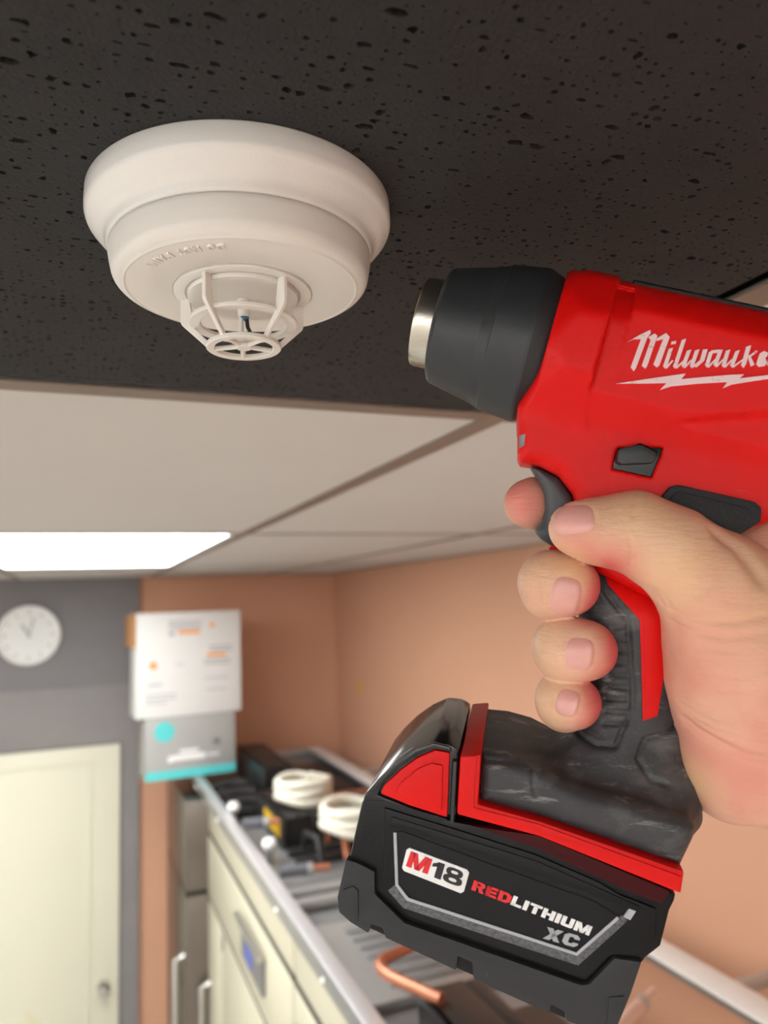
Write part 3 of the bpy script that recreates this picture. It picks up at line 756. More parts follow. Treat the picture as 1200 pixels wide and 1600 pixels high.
GLYPH = {'I': (.34, [rc(0, 0, .34, 1)]), 'L': (.8, [rc(0, 0, .32, 1), rc(0, 0, .8, .26)]), 'T': (.9, [rc(0, .74, .9, 1), rc(.29, 0, .61, .9)]),
 'H': (.92, [rc(0, 0, .32, 1), rc(.6, 0, .92, 1), rc(.2, .38, .7, .62)]), 'E': (.82, [rc(0, 0, .32, 1), rc(0, 0, .82, .24), rc(0, .38, .76, .62), rc(0, .76, .82, 1)]),
 'U': (.92, [rc(0, .2, .32, 1), rc(.6, .2, .92, 1), [(0, .26), (0, .12), (.12, 0), (.8, 0), (.92, .12), (.92, .26)]]),
 'M': (1.2, [rc(0, 0, .3, 1), rc(.9, 0, 1.2, 1), [(.1, 1), (.4, 1), (.74, 0), (.46, 0)], [(.8, 1), (1.1, 1), (.74, 0), (.46, 0)]]),
 'R': (.92, [rc(0, 0, .32, 1), [(.2, 1), (.7, 1), (.88, .88), (.88, .58), (.72, .44), (.2, .44), (.2, .62), (.52, .62), (.57, .66), (.57, .76), (.52, .8), (.2, .8)], [(.4, .5), (.72, .46), (.92, 0), (.58, 0)]]),
 'D': (.92, [rc(0, 0, .32, 1), [(.2, 1), (.62, 1), (.92, .78), (.92, .22), (.62, 0), (.2, 0), (.2, .24), (.5, .24), (.6, .34), (.6, .66), (.5, .76), (.2, .76)]]),
 'X': (.96, [[(0, 1), (.36, 1), (.96, 0), (.6, 0)], [(.6, 1), (.96, 1), (.36, 0), (0, 0)]]),
 'C': (.9, [[(.9, .64), (.9, .8), (.7, 1), (.22, 1), (0, .8), (0, .2), (.22, 0), (.7, 0), (.9, .2), (.9, .36), (.58, .36), (.58, .28), (.52, .24), (.38, .24), (.32, .3), (.32, .7), (.38, .76), (.52, .76), (.58, .72), (.58, .64)]]),
 '1': (.54, [rc(.22, 0, .54, 1), [(0, .6), (.3, .72), (.3, 1), (0, .8)]]),
 '8': (.92, ring8(.46, .74, .40, .26, .17, .10) + ring8(.46, .27, .46, .27, .19, .11))}
def block_text(body, BL, BR, TL, n, m, parent, gap=.1):
    """one heavy printed letter per object, laid on the plane n"""
    BL, BR, TL = map(lambda p: np.array(p, float), (BL, BR, TL))
    tot = sum(GLYPH[c][0] for c in body) + gap * (len(body) - 1); x0 = 0
    for ch in body:
        wd, polys = GLYPH[ch]; bm = bmesh.new()
        for pl in polys:
            T = []; B = []
            for (x, y) in pl:
                p = BL + (BR - BL) * ((x0 + x) / tot) + (TL - BL) * y
                u, w_ = gl(p[0], p[1], n); T.append(bm.verts.new((u / 1000, w_ / 1000, (n + .1) / 1000))); B.append(bm.verts.new((u / 1000, w_ / 1000, (n - .2) / 1000)))
            bm.faces.new(T)
            for i in range(len(T)): bm.faces.new((T[i], T[(i + 1) % len(T)], B[(i + 1) % len(T)], B[i]))
        link('printed_letter', bm_mesh('printed_letter', bm), m, parent); x0 += wd + gap
block_text('M', (634, 1353), (668, 1366), (642, 1330), 37.85, 'print_red', badge)
block_text('18', (671, 1368), (720, 1387), (678, 1344), 37.85, 'print_black', badge, .06)
block_text('RED', (736, 1390), (796, 1413), (741, 1375), 37.5, 'print_red', bat)
block_text('LITHIUM', (797, 1413), (920, 1462), (803, 1399), 37.5, 'print_white', bat)
block_text('XC', (848, 1466), (901, 1481), (855, 1448), 37.5, 'print_grey', bat)

# --- raised script emblem and lightning bolt on the barrel, traced strokes
def zpx(x, y): return (960 + x * .2, 500 + y * .2)
emb = []
def polyz(*p): emb.append([zpx(*q) for q in p])
def barz(xt, yt, xb, yb, wd=34):
    polyz((xt - wd * .45, yt + 6), (xt + wd * .55, yt - 4), (xb + wd * .5, yb - 12), (xb, yb + 16), (xb - wd * .5, yb - 4))
def linkz(x0, y0, x1, y1, wd=13):
    polyz((x0 - wd * .5, y0), (x1 - wd * .4, y1 - wd * .5), (x1 + wd * .6, y1 - wd * .2), (x0 + wd * .6, y0 + wd * .7))
polyz((98, 176), (190, 122), (278, 80), (282, 106), (258, 138), (205, 152), (150, 152))
polyz((206, 152), (262, 124), (166, 380), (150, 402), (126, 370))
polyz((262, 136), (312, 108), (334, 126), (324, 156), (256, 358), (240, 382), (212, 360), (282, 158))
polyz((330, 146), (402, 104), (430, 136), (418, 168), (350, 356), (332, 372), (302, 350), (372, 168), (380, 150), (326, 166))
polyz((446, 170), (482, 165), (478, 188), (440, 192))
barz(438, 222, 396, 366); barz(540, 152, 474, 366); barz(580, 236, 540, 362); barz(644, 234, 604, 362)
polyz((690, 232), (726, 230), (700, 320), (640, 372), (612, 362), (668, 312))
barz(752, 246, 722, 356); polyz((752, 240), (826, 232), (818, 256), (760, 262)); barz(826, 236, 788, 354)
barz(884, 236, 852, 358); barz(958, 240, 918, 358); barz(1044, 204, 1006, 360, 38)
polyz((1030, 292), (1104, 238), (1116, 250), (1050, 300)); polyz((1036, 286), (1062, 290), (1092, 350), (1064, 366))
def ez(dx):
    polyz((1134 + dx, 262), (1166 + dx, 244), (1196 + dx, 258), (1190 + dx, 286), (1150 + dx, 318), (1146 + dx, 300), (1166 + dx, 278), (1156 + dx, 272))
    polyz((1134 + dx, 262), (1160 + dx, 262), (1136 + dx, 340), (1190 + dx, 338), (1170 + dx, 362), (1126 + dx, 368), (1104 + dx, 346))
ez(0); ez(84)
for a in ((402, 372, 452, 322), (480, 372, 548, 318), (545, 368, 600, 318), (606, 368, 620, 350), (728, 366, 790, 312), (792, 362, 850, 312), (858, 366, 920, 312), (922, 366, 1000, 316)): linkz(*a)
emblem_parent = None
for poly in emb:
    o = surf_patch('emblem_stroke', poly, f_housing, .55, 'emblem', housing, guess=27, sink=-.8, cell=40)
surf_patch('lightning_bolt', [zpx(*q) for q in ((12, 499), (260, 462), (415, 440), (556, 420), (520, 464), (720, 446), (905, 430), (1012, 426), (974, 458), (1200, 432), (1420, 418), (1200, 462), (1050, 484), (915, 506), (844, 536), (880, 486), (640, 500), (440, 520), (354, 548), (406, 494), (200, 498))], f_housing, .55, 'emblem', housing, guess=27, sink=-.8, cell=30)

# ------------------------------------------------------------------ the hand
SKIN_K = 1.0
def HC(U, W, N, chain, kk=4.0):
    d = None
    for (a, b) in zip(chain[:-1], chain[1:]):
        c = cone(U, W, N, g3(*a[:3]), g3(*b[:3]), a[3], b[3])
        d = c if d is None else smin(d, c, kk)
    return d
# chains: (pixel x, pixel y, n towards viewer in mm, radius in mm)
C_THUMB = [(899, 826, 27.5, 9.2), (935, 830, 28, 10.8), (992, 832, 27, 13.4), (1050, 862, 27, 14.6), (1125, 925, 24, 19)]
C_IND = [(826, 787, -3, 9.6), (842, 786, -9, 9.9), (880, 783, -22, 10.5), (960, 782, -31, 10.5), (1060, 800, -32, 12), (1190, 846, -12, 13)]
C_MID = [(889, 914, 20, 10.9), (866, 913, 17, 11.4), (858, 911, 4, 11.0), (868, 905, -14, 10.5), (930, 900, -30, 10.5), (1050, 900, -34, 12), (1200, 930, -18, 16)]
C_RING = [(918, 1016, 20.5, 10.4), (892, 1015, 18, 11.0), (878, 1013, 5, 10.6), (885, 1010, -14, 10.2), (940, 1005, -30, 10.2), (1060, 1000, -34, 12), (1210, 1030, -18, 16)]
C_PINK = [(899, 1098, 19, 9.2), (882, 1096, 15, 9.6), (880, 1090, 3, 9.4), (890, 1086, -12, 9.0), (945, 1085, -28, 9.0), (1060, 1090, -32, 11), (1215, 1120, -16, 16)]
PALM = [((1125, 925, 24, 19), (1165, 1010, 18, 26)), ((1165, 1010, 18, 26), (1172, 1085, 12, 26)), ((1172, 1085, 12, 26), (1152, 1190, 6, 20)),
        ((1152, 1190, 6, 19), (1230, 1170, 0, 26)), ((1200, 880, -8, 14), (1245, 1000, -12, 24)), ((1245, 1000, -12, 24), (1245, 1150, -8, 26)),
        ((1190, 1060, 8, 25), (1290, 1180, 4, 30)), ((1290, 1180, 4, 30), (1420, 1300, 12, 29)), ((1420, 1300, 12, 29), (1640, 1450, 16, 34)), ((1640, 1450, 16, 34), (1800, 1540, 16, 37))]
def nail_ring(c, d, L, Wd, npt=24):
    d = np.array(d, float) / np.linalg.norm(d); p = np.array([-d[1], d[0]]); out = []
    for i in range(npt + 1):
        a = 2 * math.pi * i / npt; s, t = math.cos(a), math.sin(a)
        ss = math.copysign(abs(s) ** .7, s); tt = math.copysign(abs(t) ** .7, t)
        out.append(np.array(c) + d * L * ss + p * Wd * tt)
    return out
# nails: centre px, direction of the finger tip, half length, half width, guess n
NAILS = [((896, 812), (-1, .10), 33, 22, 35), ((884, 932), (1, .18), 23, 30, 30), ((906, 1022), (1, .10), 22, 25, 30), ((887, 1099), (1, .25), 18, 21, 27)]
CREASES = []
CR_PX = []
def crease(pts, depth, width, n): CR_PX.append((pts, depth, width, n))
crease([(1000, 770), (992, 790), (990, 806)], .55, .8, 38); crease([(985, 842), (990, 866), (985, 886)], .5, .9, 38); crease([(965, 800), (960, 815)], .25, .8, 38)
crease([(1046, 952), (1070, 964), (1110, 972), (1160, 970), (1195, 962)], .8, 1.1, 42)
crease([(1046, 968), (1080, 986), (1130, 996), (1190, 992)], .6, 1.0, 42)
crease([(1044, 985), (1090, 1010), (1150, 1018)], .45, .9, 42)
crease([(1044, 1004), (1080, 1024), (1120, 1030)], .3, .8, 42)
crease([(1070, 1126), (1090, 1142), (1120, 1160), (1160, 1180), (1215, 1192)], 2.0, 1.7, 34)
crease([(1062, 1098), (1100, 1122), (1150, 1140), (1210, 1142)], .7, 1.1, 36)
crease([(1056, 1080), (1100, 1100), (1160, 1112), (1210, 1106)], .45, 1.0, 38)
crease([(1100, 1070), (1150, 1082), (1200, 1075)], .35, .9, 38); crease([(1110, 1050), (1160, 1058), (1205, 1046)], .3, .9, 38)
crease([(1090, 1128), (1140, 1152), (1200, 1162)], .5, .9, 36)
crease([(1120, 832), (1150, 855), (1190, 905)], 1.8, 2.6, 22)
crease([(1036, 946), (1028, 932), (1026, 922)], .7, .8, 36); crease([(1022, 932), (1016, 918)], .6, .8, 36); crease([(1050, 958), (1044, 940)], .5, .8, 38)
for dy_ in (-14, -4, 8): crease([(846 + abs(dy_) * .3, 905 + dy_ * 2), (854, 908 + dy_ * 2.2)], .25, .7, 30)
crease([(850, 895), (847, 915), (850, 940)], .45, .8, 30); crease([(872, 1003), (868, 1018), (872, 1035)], .45, .8, 30); crease([(868, 1088), (866, 1100), (872, 1116)], .35, .7, 28)
crease([(1140, 870), (1120, 905), (1090, 930)], .35, 1.4, 40); crease([(1085, 800), (1075, 830)], .25, 1.0, 40)
def f_hand_raw(U, W, N):
    palm = None
    for a, b in PALM:
        c = cone(U, W, N, g3(*a[:3]), g3(*b[:3]), a[3], b[3]); palm = c if palm is None else smin(palm, c, 9)
    th = HC(U, W, N, C_THUMB, 5)
    fi = None
    for ch, bx_ in ((C_IND, None), (C_MID, [(855, 902, 13, 9.2), (856, 927, 13, 9.2)]), (C_RING, [(877, 1004, 14, 8.9), (878, 1028, 14, 8.9)]), (C_PINK, [(878, 1088, 12, 8.2), (881, 1106, 12, 8.2)])):
        c = HC(U, W, N, ch, 4)
        if bx_: c = smin(c, HC(U, W, N, bx_, 3), 3)
        fi = c if fi is None else smin(fi, c, .7)
    return np.minimum(smin(palm, th, 7), smin(palm, fi, 8))
def f_hand(U, W, N):
    d = f_hand_raw(U, W, N)
    for pts, dep, wid in CREASES:
        m = None
        for a, b in zip(pts[:-1], pts[1:]):
            c = cone(U, W, N, a, b, 0, 0); m = c if m is None else np.minimum(m, c)
        d = d + dep * np.exp(-(m / wid) ** 2)
    return d
for pts, dep, wid, n in CR_PX: CREASES.append(([onto(f_hand_raw, x, y, n) * 1000 for x, y in pts], dep, wid))
for (c, dr, L, Wd, g) in NAILS:                         # fold of skin round each nail
    ring_ = [onto(f_hand_raw, p[0], p[1], g) * 1000 for p in nail_ring(c, dr, L * 1.04, Wd * 1.04, 14)]
    CREASES.append((ring_, .45, .7))
lo = (gl(770, 800, 0)[0], gl(900, 1540, 16)[1] - 42, -50.0); hi = (gl(1800, 1540, 16)[0] + 40, gl(900, 745, 0)[1], 58.0)
V, Q = snet(f_hand_raw, lo, hi, 0.95, 4, f_hand)
hand_me = mesh_quads('person', V / 1000, Q, True)
# natural colour: redder finger tips and palm side, yellower knuckles
def near(pts, r):
    d = None
    for p in pts:
        q = np.sqrt(((V - g3(*p)) ** 2).sum(1)); d = q if d is None else np.minimum(d, q)
    return np.clip(1 - d / r, 0, 1) ** 1.0
red_ = np.maximum.reduce([near([(938, 915, 22), (966, 1018, 22), (940, 1098, 20)], 14) * 1.9, near([(926, 940, 24), (954, 1040, 24), (928, 1115, 22)], 12) * 1.2,
                          near([(800, 770, 4), (815, 790, 8)], 17) * .8, near([(955, 880, 34), (920, 868, 32)], 15) * 1.1,
                          near([(880, 830, 38)], 9) * .4, near([(1100, 1190, 22), (1160, 1200, 26)], 30) * .55, near([(1090, 1040, 40), (1120, 1000, 42)], 30) * .4, near([(1200, 1100, 38)], 30) * .3])
pale = np.maximum.reduce([near([(893, 882, 30), (850, 905, 20), (858, 1010, 20), (870, 1090, 18)], 13), near([(1070, 890, 42), (1000, 790, 38)], 24) * .8, near([(1075, 1225, 20)], 15), near([(1170, 930, 36)], 30) * .6])
att = hand_me.color_attributes.new('skin', 'FLOAT_COLOR', 'POINT')
cols = np.stack([np.clip(red_, 0, 1), np.clip(pale, 0, 1), np.zeros(len(V)), np.ones(len(V))], 1).astype(np.float32)
att.data.foreach_set('color', cols.ravel())
def skin_mat():
    m = mat('skin', srgb(230, 180, 152), .5, var=.05, scale=120, bump=.10, bscale=900, sss=.10, spec=.35)
    nt = m.node_tree; N_ = nt.nodes; L_ = nt.links; b = N_['Principled BSDF']
    src = b.inputs['Base Color'].links[0].from_socket
    at = N_.new('ShaderNodeVertexColor'); at.layer_name = 'skin'
    sp = N_.new('ShaderNodeSeparateColor'); L_.new(at.outputs[0], sp.inputs[0])
    a = N_.new('ShaderNodeMix'); a.data_type = 'RGBA'; a.inputs[7].default_value = srgb(214, 100, 98)
    L_.new(sp.outputs[0], a.inputs[0]); L_.new(src, a.inputs[6])
    c = N_.new('ShaderNodeMix'); c.data_type = 'RGBA'; c.inputs[7].default_value = srgb(228, 186, 142)
    L_.new(sp.outputs[1], c.inputs[0]); L_.new(a.outputs[2], c.inputs[6])
    # mottling
    n = N_.new('ShaderNodeTexNoise'); n.inputs['Scale'].default_value = 55; n.inputs['Detail'].default_value = 5
    tc = N_.new('ShaderNodeTexCoord'); L_.new(tc.outputs['Object'], n.inputs['Vector'])
    mr = N_.new('ShaderNodeMapRange'); mr.inputs[1].default_value = .5; mr.inputs[2].default_value = .75; mr.inputs[4].default_value = .28
    L_.new(n.outputs['Fac'], mr.inputs[0])
    e = N_.new('ShaderNodeMix'); e.data_type = 'RGBA'; e.inputs[7].default_value = srgb(206, 112, 98)
    L_.new(mr.outputs[0], e.inputs[0]); L_.new(c.outputs[2], e.inputs[6])
    L_.new(e.outputs[2], b.inputs['Base Color'])
    # fine skin lines
    wv = N_.new('ShaderNodeTexVoronoi'); wv.inputs['Scale'].default_value = 900; wv.feature = 'DISTANCE_TO_EDGE'
    L_.new(tc.outputs['Object'], wv.inputs['Vector'])
    bp = N_.new('ShaderNodeBump'); bp.inputs['Strength'].default_value = .10; bp.inputs['Distance'].default_value = .0004
    L_.new(wv.outputs['Distance'], bp.inputs['Height'])
    mp = N_.new('ShaderNodeMapping'); mp.inputs['Scale'].default_value = (1, 5, 1.5); mp.inputs['Rotation'].default_value = (0, 0, -.25)
    L_.new(tc.outputs['Object'], mp.inputs[0])
    nw = N_.new('ShaderNodeTexNoise'); nw.inputs['Scale'].default_value = 130; nw.inputs['Detail'].default_value = 5; nw.inputs['Distortion'].default_value = .6
    L_.new(mp.outputs[0], nw.inputs['Vector'])
    bw = N_.new('ShaderNodeBump'); bw.inputs['Strength'].default_value = .28; bw.inputs['Distance'].default_value = .0012
    L_.new(nw.outputs['Fac'], bw.inputs['Height']); L_.new(b.inputs['Normal'].links[0].from_socket, bw.inputs['Normal']); L_.new(bw.outputs[0], b.inputs['Normal'])
    old = b.inputs['Normal'].links[0].from_socket; L_.new(old, bp.inputs['Normal']); L_.new(bp.outputs[0], b.inputs['Normal'])
    return m
MT['skin'] = skin_mat()
MT['nail'] = mat('fingernail', srgb(228, 166, 154), .34, var=.05, scale=300, sss=.1, stretch=(1, 6, 1), coat=.2)
person = link('person', hand_me, 'skin'); person.matrix_world = GM
tag(person, 'bare right hand gripping the heat gun, index finger on its trigger', 'person')
def nail_obj(c, d, L, Wd, g):
    d = np.array(d, float) / np.linalg.norm(d); p = np.array([-d[1], d[0]])
    bm = bmesh.new(); nr, na = 7, 28; rows = []
    def at(x, y, l): q = onto(f_hand_raw, x, y, g); q[2] += l / 1000; return tuple(q)
    ctr = bm.verts.new(at(c[0], c[1], .55))
    for i in range(1, nr + 1):
        r = i / nr; row = []
        for j in range(na):
            a = 2 * math.pi * j / na; s, t = math.cos(a), math.sin(a)
            ss = math.copysign(abs(s) ** .62, s) * r; tt = math.copysign(abs(t) ** .62, t) * r
            lift = .5 - .45 * r ** 3 + (.18 if (ss > .6 and i < nr) else 0)
            if i == nr: lift = -.25
            q = np.array(c) + d * L * ss + p * Wd * tt
            row.append(bm.verts.new(at(q[0], q[1], lift)))
        rows.append(row)
    for j in range(na): bm.faces.new((ctr, rows[0][j], rows[0][(j + 1) % na]))
    for A, B in zip(rows[:-1], rows[1:]):
        for j in range(na): bm.faces.new((A[j], B[j], B[(j + 1) % na], A[(j + 1) % na]))
    me = bm_mesh('fingernail', bm); me.polygons.foreach_set('use_smooth', [True] * len(me.polygons))
    o = link('fingernail', me, 'nail', person); o['label'] = 'short pink fingernail'
    return o
for nl in NAILS: nail_obj(*nl)

# ------------------------------------------------------------------ clock
clk = empty('wall_clock', loc=(-0.224, YF - .03, 2.579))
tag(clk, 'round white wall clock on the grey wall above the door', 'clock')
fy = (0, -1, 0)
link('clock_case', lathe_mesh('clock_case', [(0, 0), (.138, 0), (.142, .006), (.143, .02), (.139, .03), (.132, .032), (.127, .026), (.126, .018), (0, .018)], 72, fy), 'white_gloss', clk)
link('clock_dial', lathe_mesh('clock_dial', [(0, .0195), (.124, .0195), (.124, .018), (0, .018)], 72, fy), 'clock_face', clk)
tick = box_mesh('hour_mark', -.003, .003, -.0205, -.0195, .098, .113)
for h_ in range(12):
    o = link('hour_mark', tick, 'clock_mark', clk); o.rotation_euler = (0, math.radians(30 * h_), 0)
for nm, L, wd, a in (('hour_hand', .06, .004, -32), ('minute_hand', .085, .003, 14)):
    o = link(nm, box_mesh(nm, -wd, wd, -.0225, -.021, -.012, L), 'clock_mark', clk); o.rotation_euler = (0, math.radians(a), 0)
link('clock_pin', lathe_mesh('clock_pin', [(0, .024), (.005, .0235), (.005, .02), (0, .02)], 16, fy), 'clock_mark', clk)

# ------------------------------------------------------------------ bank of tall fridges with an open equipment tray on top
FZ = 1.90                                                # top of the fridge bodies
XFt, XRr = 0.50, 1.16                                    # front and rear of the bank
units = [(1.95, 3.30), (1.42, 1.94), (0.85, 1.41)]
names = ['far cream upright fridge with stainless end under the cartons', 'middle cream upright fridge below the louvred cover', 'narrow shallow cream fridge nearest the viewer below the battery']
for ui, (ya, yb) in enumerate(units):
    XRr = .82 if ui == 2 else (.84 if ui == 1 else 1.16)
    fr = empty('upright_fridge', loc=((XFt + XRr) / 2, (ya + yb) / 2, 0))
    tag(fr, names[ui], 'fridge', 'upright fridges along the right wall')
    ox, oy = (XFt + XRr) / 2, (ya + yb) / 2
    def fb(name, x0, x1, y0, y1, z0, z1, m, parent=fr, bevel=.004):
        return box(name, (x0 - ox, x1 - ox, y0 - oy, y1 - oy, z0, z1), m, parent, bevel)
    fb('cabinet_body', XFt + .03, XRr, ya, yb, .1, FZ, 'cream')
    fb('plinth', XFt + .08, XRr - .05, ya + .02, yb - .02, 0, .1, 'black_metal')
    fb('top_grille', XFt + .004, XFt + .03, ya + .004, yb - .004, 1.768, 1.89, 'cream')
    hp = fb('header_panel', XFt, XFt + .03, ya + .004, yb - .004, 1.515, 1.75, 'cream')
    fb('seam_strip', XFt + .004, XFt + .03, ya + .004, yb - .004, 1.75, 1.768, 'dark_seam', fr, 0)
    fb('seam_strip', XFt + .004, XFt + .03, ya + .004, yb - .004, 1.496, 1.515, 'dark_seam', fr, 0)
    mid = 2.98 if ui == 0 else (ya + yb) / 2
    for (a, b, hy) in ((ya + .004, mid - .004, mid - .06), (mid + .004, yb - .004, mid + .06)):
        dr = fb('fridge_door', XFt, XFt + .03, a, b, .12, 1.496, 'cream')
        if ui == 0: hy = yb - .05
        if ui == 1 or b == yb - .004:
            link('door_handle', tube_mesh('door_handle', [(XFt - ox, hy - oy, 1.2), (XFt - .035 - ox, hy - oy, 1.19), (XFt - .035 - ox, hy - oy, .82), (XFt - ox, hy - oy, .81)], .011, 10), 'steel_trim', dr)
    # controller with blue display and its hood
    cy = 2.40 if ui == 0 else (ya + yb) / 2
    ct = fb('controller', XFt - .012, XFt, cy - .15, cy + .15, 1.585, 1.69, 'grey_metal', hp)
    fb('controller_display', XFt - .014, XFt - .012, cy - .02, cy + .08, 1.605, 1.65, 'blue_lcd', hp, 0)
    link('controller_bar', tube_mesh('controller_bar', [(XFt - .02 - ox, cy - .17 - oy, 1.70), (XFt - .02 - ox, cy + .17 - oy, 1.70)], .012, 10), 'steel_trim', hp)
    if ui == 0:
        fb('keyhole', XFt - .004, XFt, 2.93, 2.96, 1.44, 1.49, 'grey_metal')
end = empty('end_panel', loc=(.77, 3.67, 0)); tag(end, 'stainless tall end panel between the far fridge and the back wall', 'panel')
box('panel_upper', (.41 - .77, 1.16 - .77, 3.31 - 3.67, 4.0 - 3.67, 1.535, FZ - .01), 'end_steel', end, .004)
box('panel_lower', (.41 - .77, 1.16 - .77, 3.31 - 3.67, 4.0 - 3.67, 0.0, 1.515), 'end_steel', end, .004)
box('panel_seam', (.415 - .77, 1.15 - .77, 3.32 - 3.67, 3.99 - 3.67, 1.515, 1.535), 'dark_seam', end)
link('pull_bar', tube_mesh('pull_bar', [(.41 - .77, 3.35 - 3.67, 1.28), (.375 - .77, 3.35 - 3.67, 1.27), (.375 - .77, 3.35 - 3.67, .55), (.41 - .77, 3.35 - 3.67, .54)], .014, 10), 'steel_trim', end)

# tray on top: deck, rims, cross bars
tray = empty('equipment_tray', loc=(.83, 2.4, FZ)); tag(tray, 'long galvanised open tray on top of the fridges', 'tray')
def tb(name, x0, x1, y0, y1, z0, z1, m='galv', bevel=.003, parent=tray):
    return box(name, (x0 - .83, x1 - .83, y0 - 2.4, y1 - 2.4, z0 - FZ, z1 - FZ), m, parent, bevel)
tb('tray_deck', .49, 1.17, 1.95, 3.98, FZ, FZ + .006, 'grey_metal', 0)
tb('tray_deck', .49, .87, .86, 1.95, FZ, FZ + .006, 'grey_metal', 0)
tb('tray_rim', .475, .50, .86, 3.72, FZ, FZ + .05)
tb('tray_rim', .468, .505, .86, 3.72, FZ + .05, FZ + .056, 'rim_white')
tb('tray_rim', 1.14, 1.17, .86, 3.90, FZ, FZ + .04)
tb('tray_rim', 1.10, 1.17, .86, 3.90, FZ + .04, FZ + .046, 'white_gloss')
tb('tray_rim', .50, 1.14, 3.86, 3.89, FZ, FZ + .045)
for y in (1.2, 1.75, 2.6, 3.3): tb('rail_bracket', 1.17, 1.318, y - .012, y + .012, FZ + .012, FZ + .034)
for y in (1.98, 2.06): tb('cross_bar', .50, 1.14, y - .02, y + .02, FZ + .012, FZ + .032)
for y in (3.45, 2.9, 2.0, 1.6, 1.3):
    link('rim_screw', lathe_mesh('rim_screw', [(0, .006), (.004, .005), (.007, 0), (0, 0)], 12, (-1, 0, 0), (.475 - .83, y - 2.4, .012)), 'white_gloss', tray)

def pos(px, py, z): return on_plane(px, py, 2, z)
# condensing units
def condensing_unit(label, x, y, sx, sy, hgt, rot=0.0, coilfins=14, dome=True, ds=1.0):
    u = empty('condensing_unit', loc=(x, y, FZ + .006)); u.rotation_euler = (0, 0, rot); tag(u, label, 'condensing unit', 'condensing units in the tray')
    box('base_plate', (-sx / 2, sx / 2, -sy / 2, sy / 2, 0, .012), 'black_metal', u, .003)
    # fin-and-tube block
    cb = box('coil_frame', (-sx / 2, -sx / 2 + .012, -sy / 2, sy / 2, .012, hgt), 'black_metal', u, .002)
    fin = box_mesh('coil_fin', -sx / 2 + .012, -sx / 2 + .09, -.0022, .0022, .018, hgt - .006)
    for i in range(coilfins):
        o = link('coil_fin', fin, 'black_metal', u); o.location = (0, -sy / 2 + .012 + (sy - .024) * i / (coilfins - 1), 0)
    box('coil_frame', (-sx / 2, -sx / 2 + .092, -sy / 2, sy / 2, hgt - .006, hgt), 'black_metal', u, .002)
    box('fan_shroud', (-sx / 2 + .095, -sx / 2 + .125, -sy / 2, sy / 2, .012, hgt * .98), 'black_metal', u, .004)
    if dome:
        cy_ = (sx * .22, -sy * .08, 0)
        pr = [(0, .012), (.085, .012), (.09, .02), (.09, .085), (.098, .088), (.098, .098), (.09, .10), (.082, .14), (.05, .165), (0, .172)]
        link('compressor', lathe_mesh('compressor', [(r_, z_ * ds) for r_, z_ in pr], 48, (0, 0, 1), cy_), 'black_metal', u)
        link('refrigerant_pipe', tube_mesh('refrigerant_pipe', [(sx * .22 + .06, .05, .13 * ds), (sx * .22 + .10, .09, .15 * ds), (sx * .22 + .09, .16, .12 * ds), (sx * .05, .17, .06), (-.05, .15, .05)], .007, 10), 'copper', u)
    return u
cu1 = condensing_unit('black condensing unit at the far end beside the cartons', .90, 3.36, .42, .56, .13, dome=False)
cu2 = condensing_unit('black condensing unit with a yellow label in the tray middle', .82, 2.66, .42, .40, .10, ds=.52)
lbl = box('rating_label', (-.213, -.2105, -.16, .06, .03, .075), 'yellow', cu2); lbl['label'] = 'yellow rating label'
cu3 = condensing_unit('black condensing unit nearest the viewer under the battery', .70, 1.16, .26, .34, .085, dome=False)
# low black tubing and brackets beside the front rim
def black_tube(label, pts, r):
    c0_ = Vector(pts[0]); o_ = link('black_tube', tube_mesh('black_tube', [Vector(p_) - c0_ for p_ in pts], r, 10), 'black_metal'); o_.location = c0_
    tag(o_, label, 'tube', 'black tubes beside the front rim'); return o_
for i_, (y_, nm_) in enumerate(((3.28, 'black tube nearest the cartons beside the front rim'), (3.12, 'black tube second from the cartons beside the front rim'), (2.97, 'black tube third from the cartons beside the front rim'))):
    black_tube(nm_, [(.53, y_, FZ + .03), (.58, y_ + .02, FZ + .045), (.66, y_, FZ + .045), (.68, y_ - .05, FZ + .03), (.60, y_ - .08, FZ + .03), (.53, y_ - .07, FZ + .03)], .020)
for i_, (px_, py_, nm_) in enumerate(((365, 1263, 'white ball valve knob beside the black tubes'), (421, 1321, 'white ball valve knob below the yellow label'))):
    q_ = pos(px_, py_, FZ + .06); v_ = empty('valve', loc=(q_[0], q_[1], FZ + .006)); tag(v_, nm_, 'valve', 'white knobbed valves in the tray')
    link('valve_stem', tube_mesh('valve_stem', [(0, 0, 0), (0, 0, .045)], .012, 12), 'galv', v_)
    link('valve_knob', lathe_mesh('valve_knob', [(0, .04), (.014, .042), (.022, .052), (.023, .062), (.016, .074), (0, .078)], 20), 'white_gloss', v_)
rk = empty('pipe_rack', loc=(.82, 2.31, FZ + .006)); tag(rk, 'copper and black pipe rack between the coils and the cross bars', 'pipe rack')
for i_ in range(5):
    x_ = -.16 + .08 * i_
    link('rack_pipe', tube_mesh('rack_pipe', [(x_, .09, .03), (x_, .07, .07 + .01 * (i_ % 2)), (x_ + .01, -.04, .08), (x_ + .01, -.07, .02)], .010, 10), 'copper' if i_ % 2 else 'black_metal', rk)
box('rack_rail', (-.21, .22, -.02, .02, 0, .02), 'black_metal', rk, .003)
box('rack_rail', (-.21, .22, .07, .11, 0, .02), 'black_metal', rk, .003)
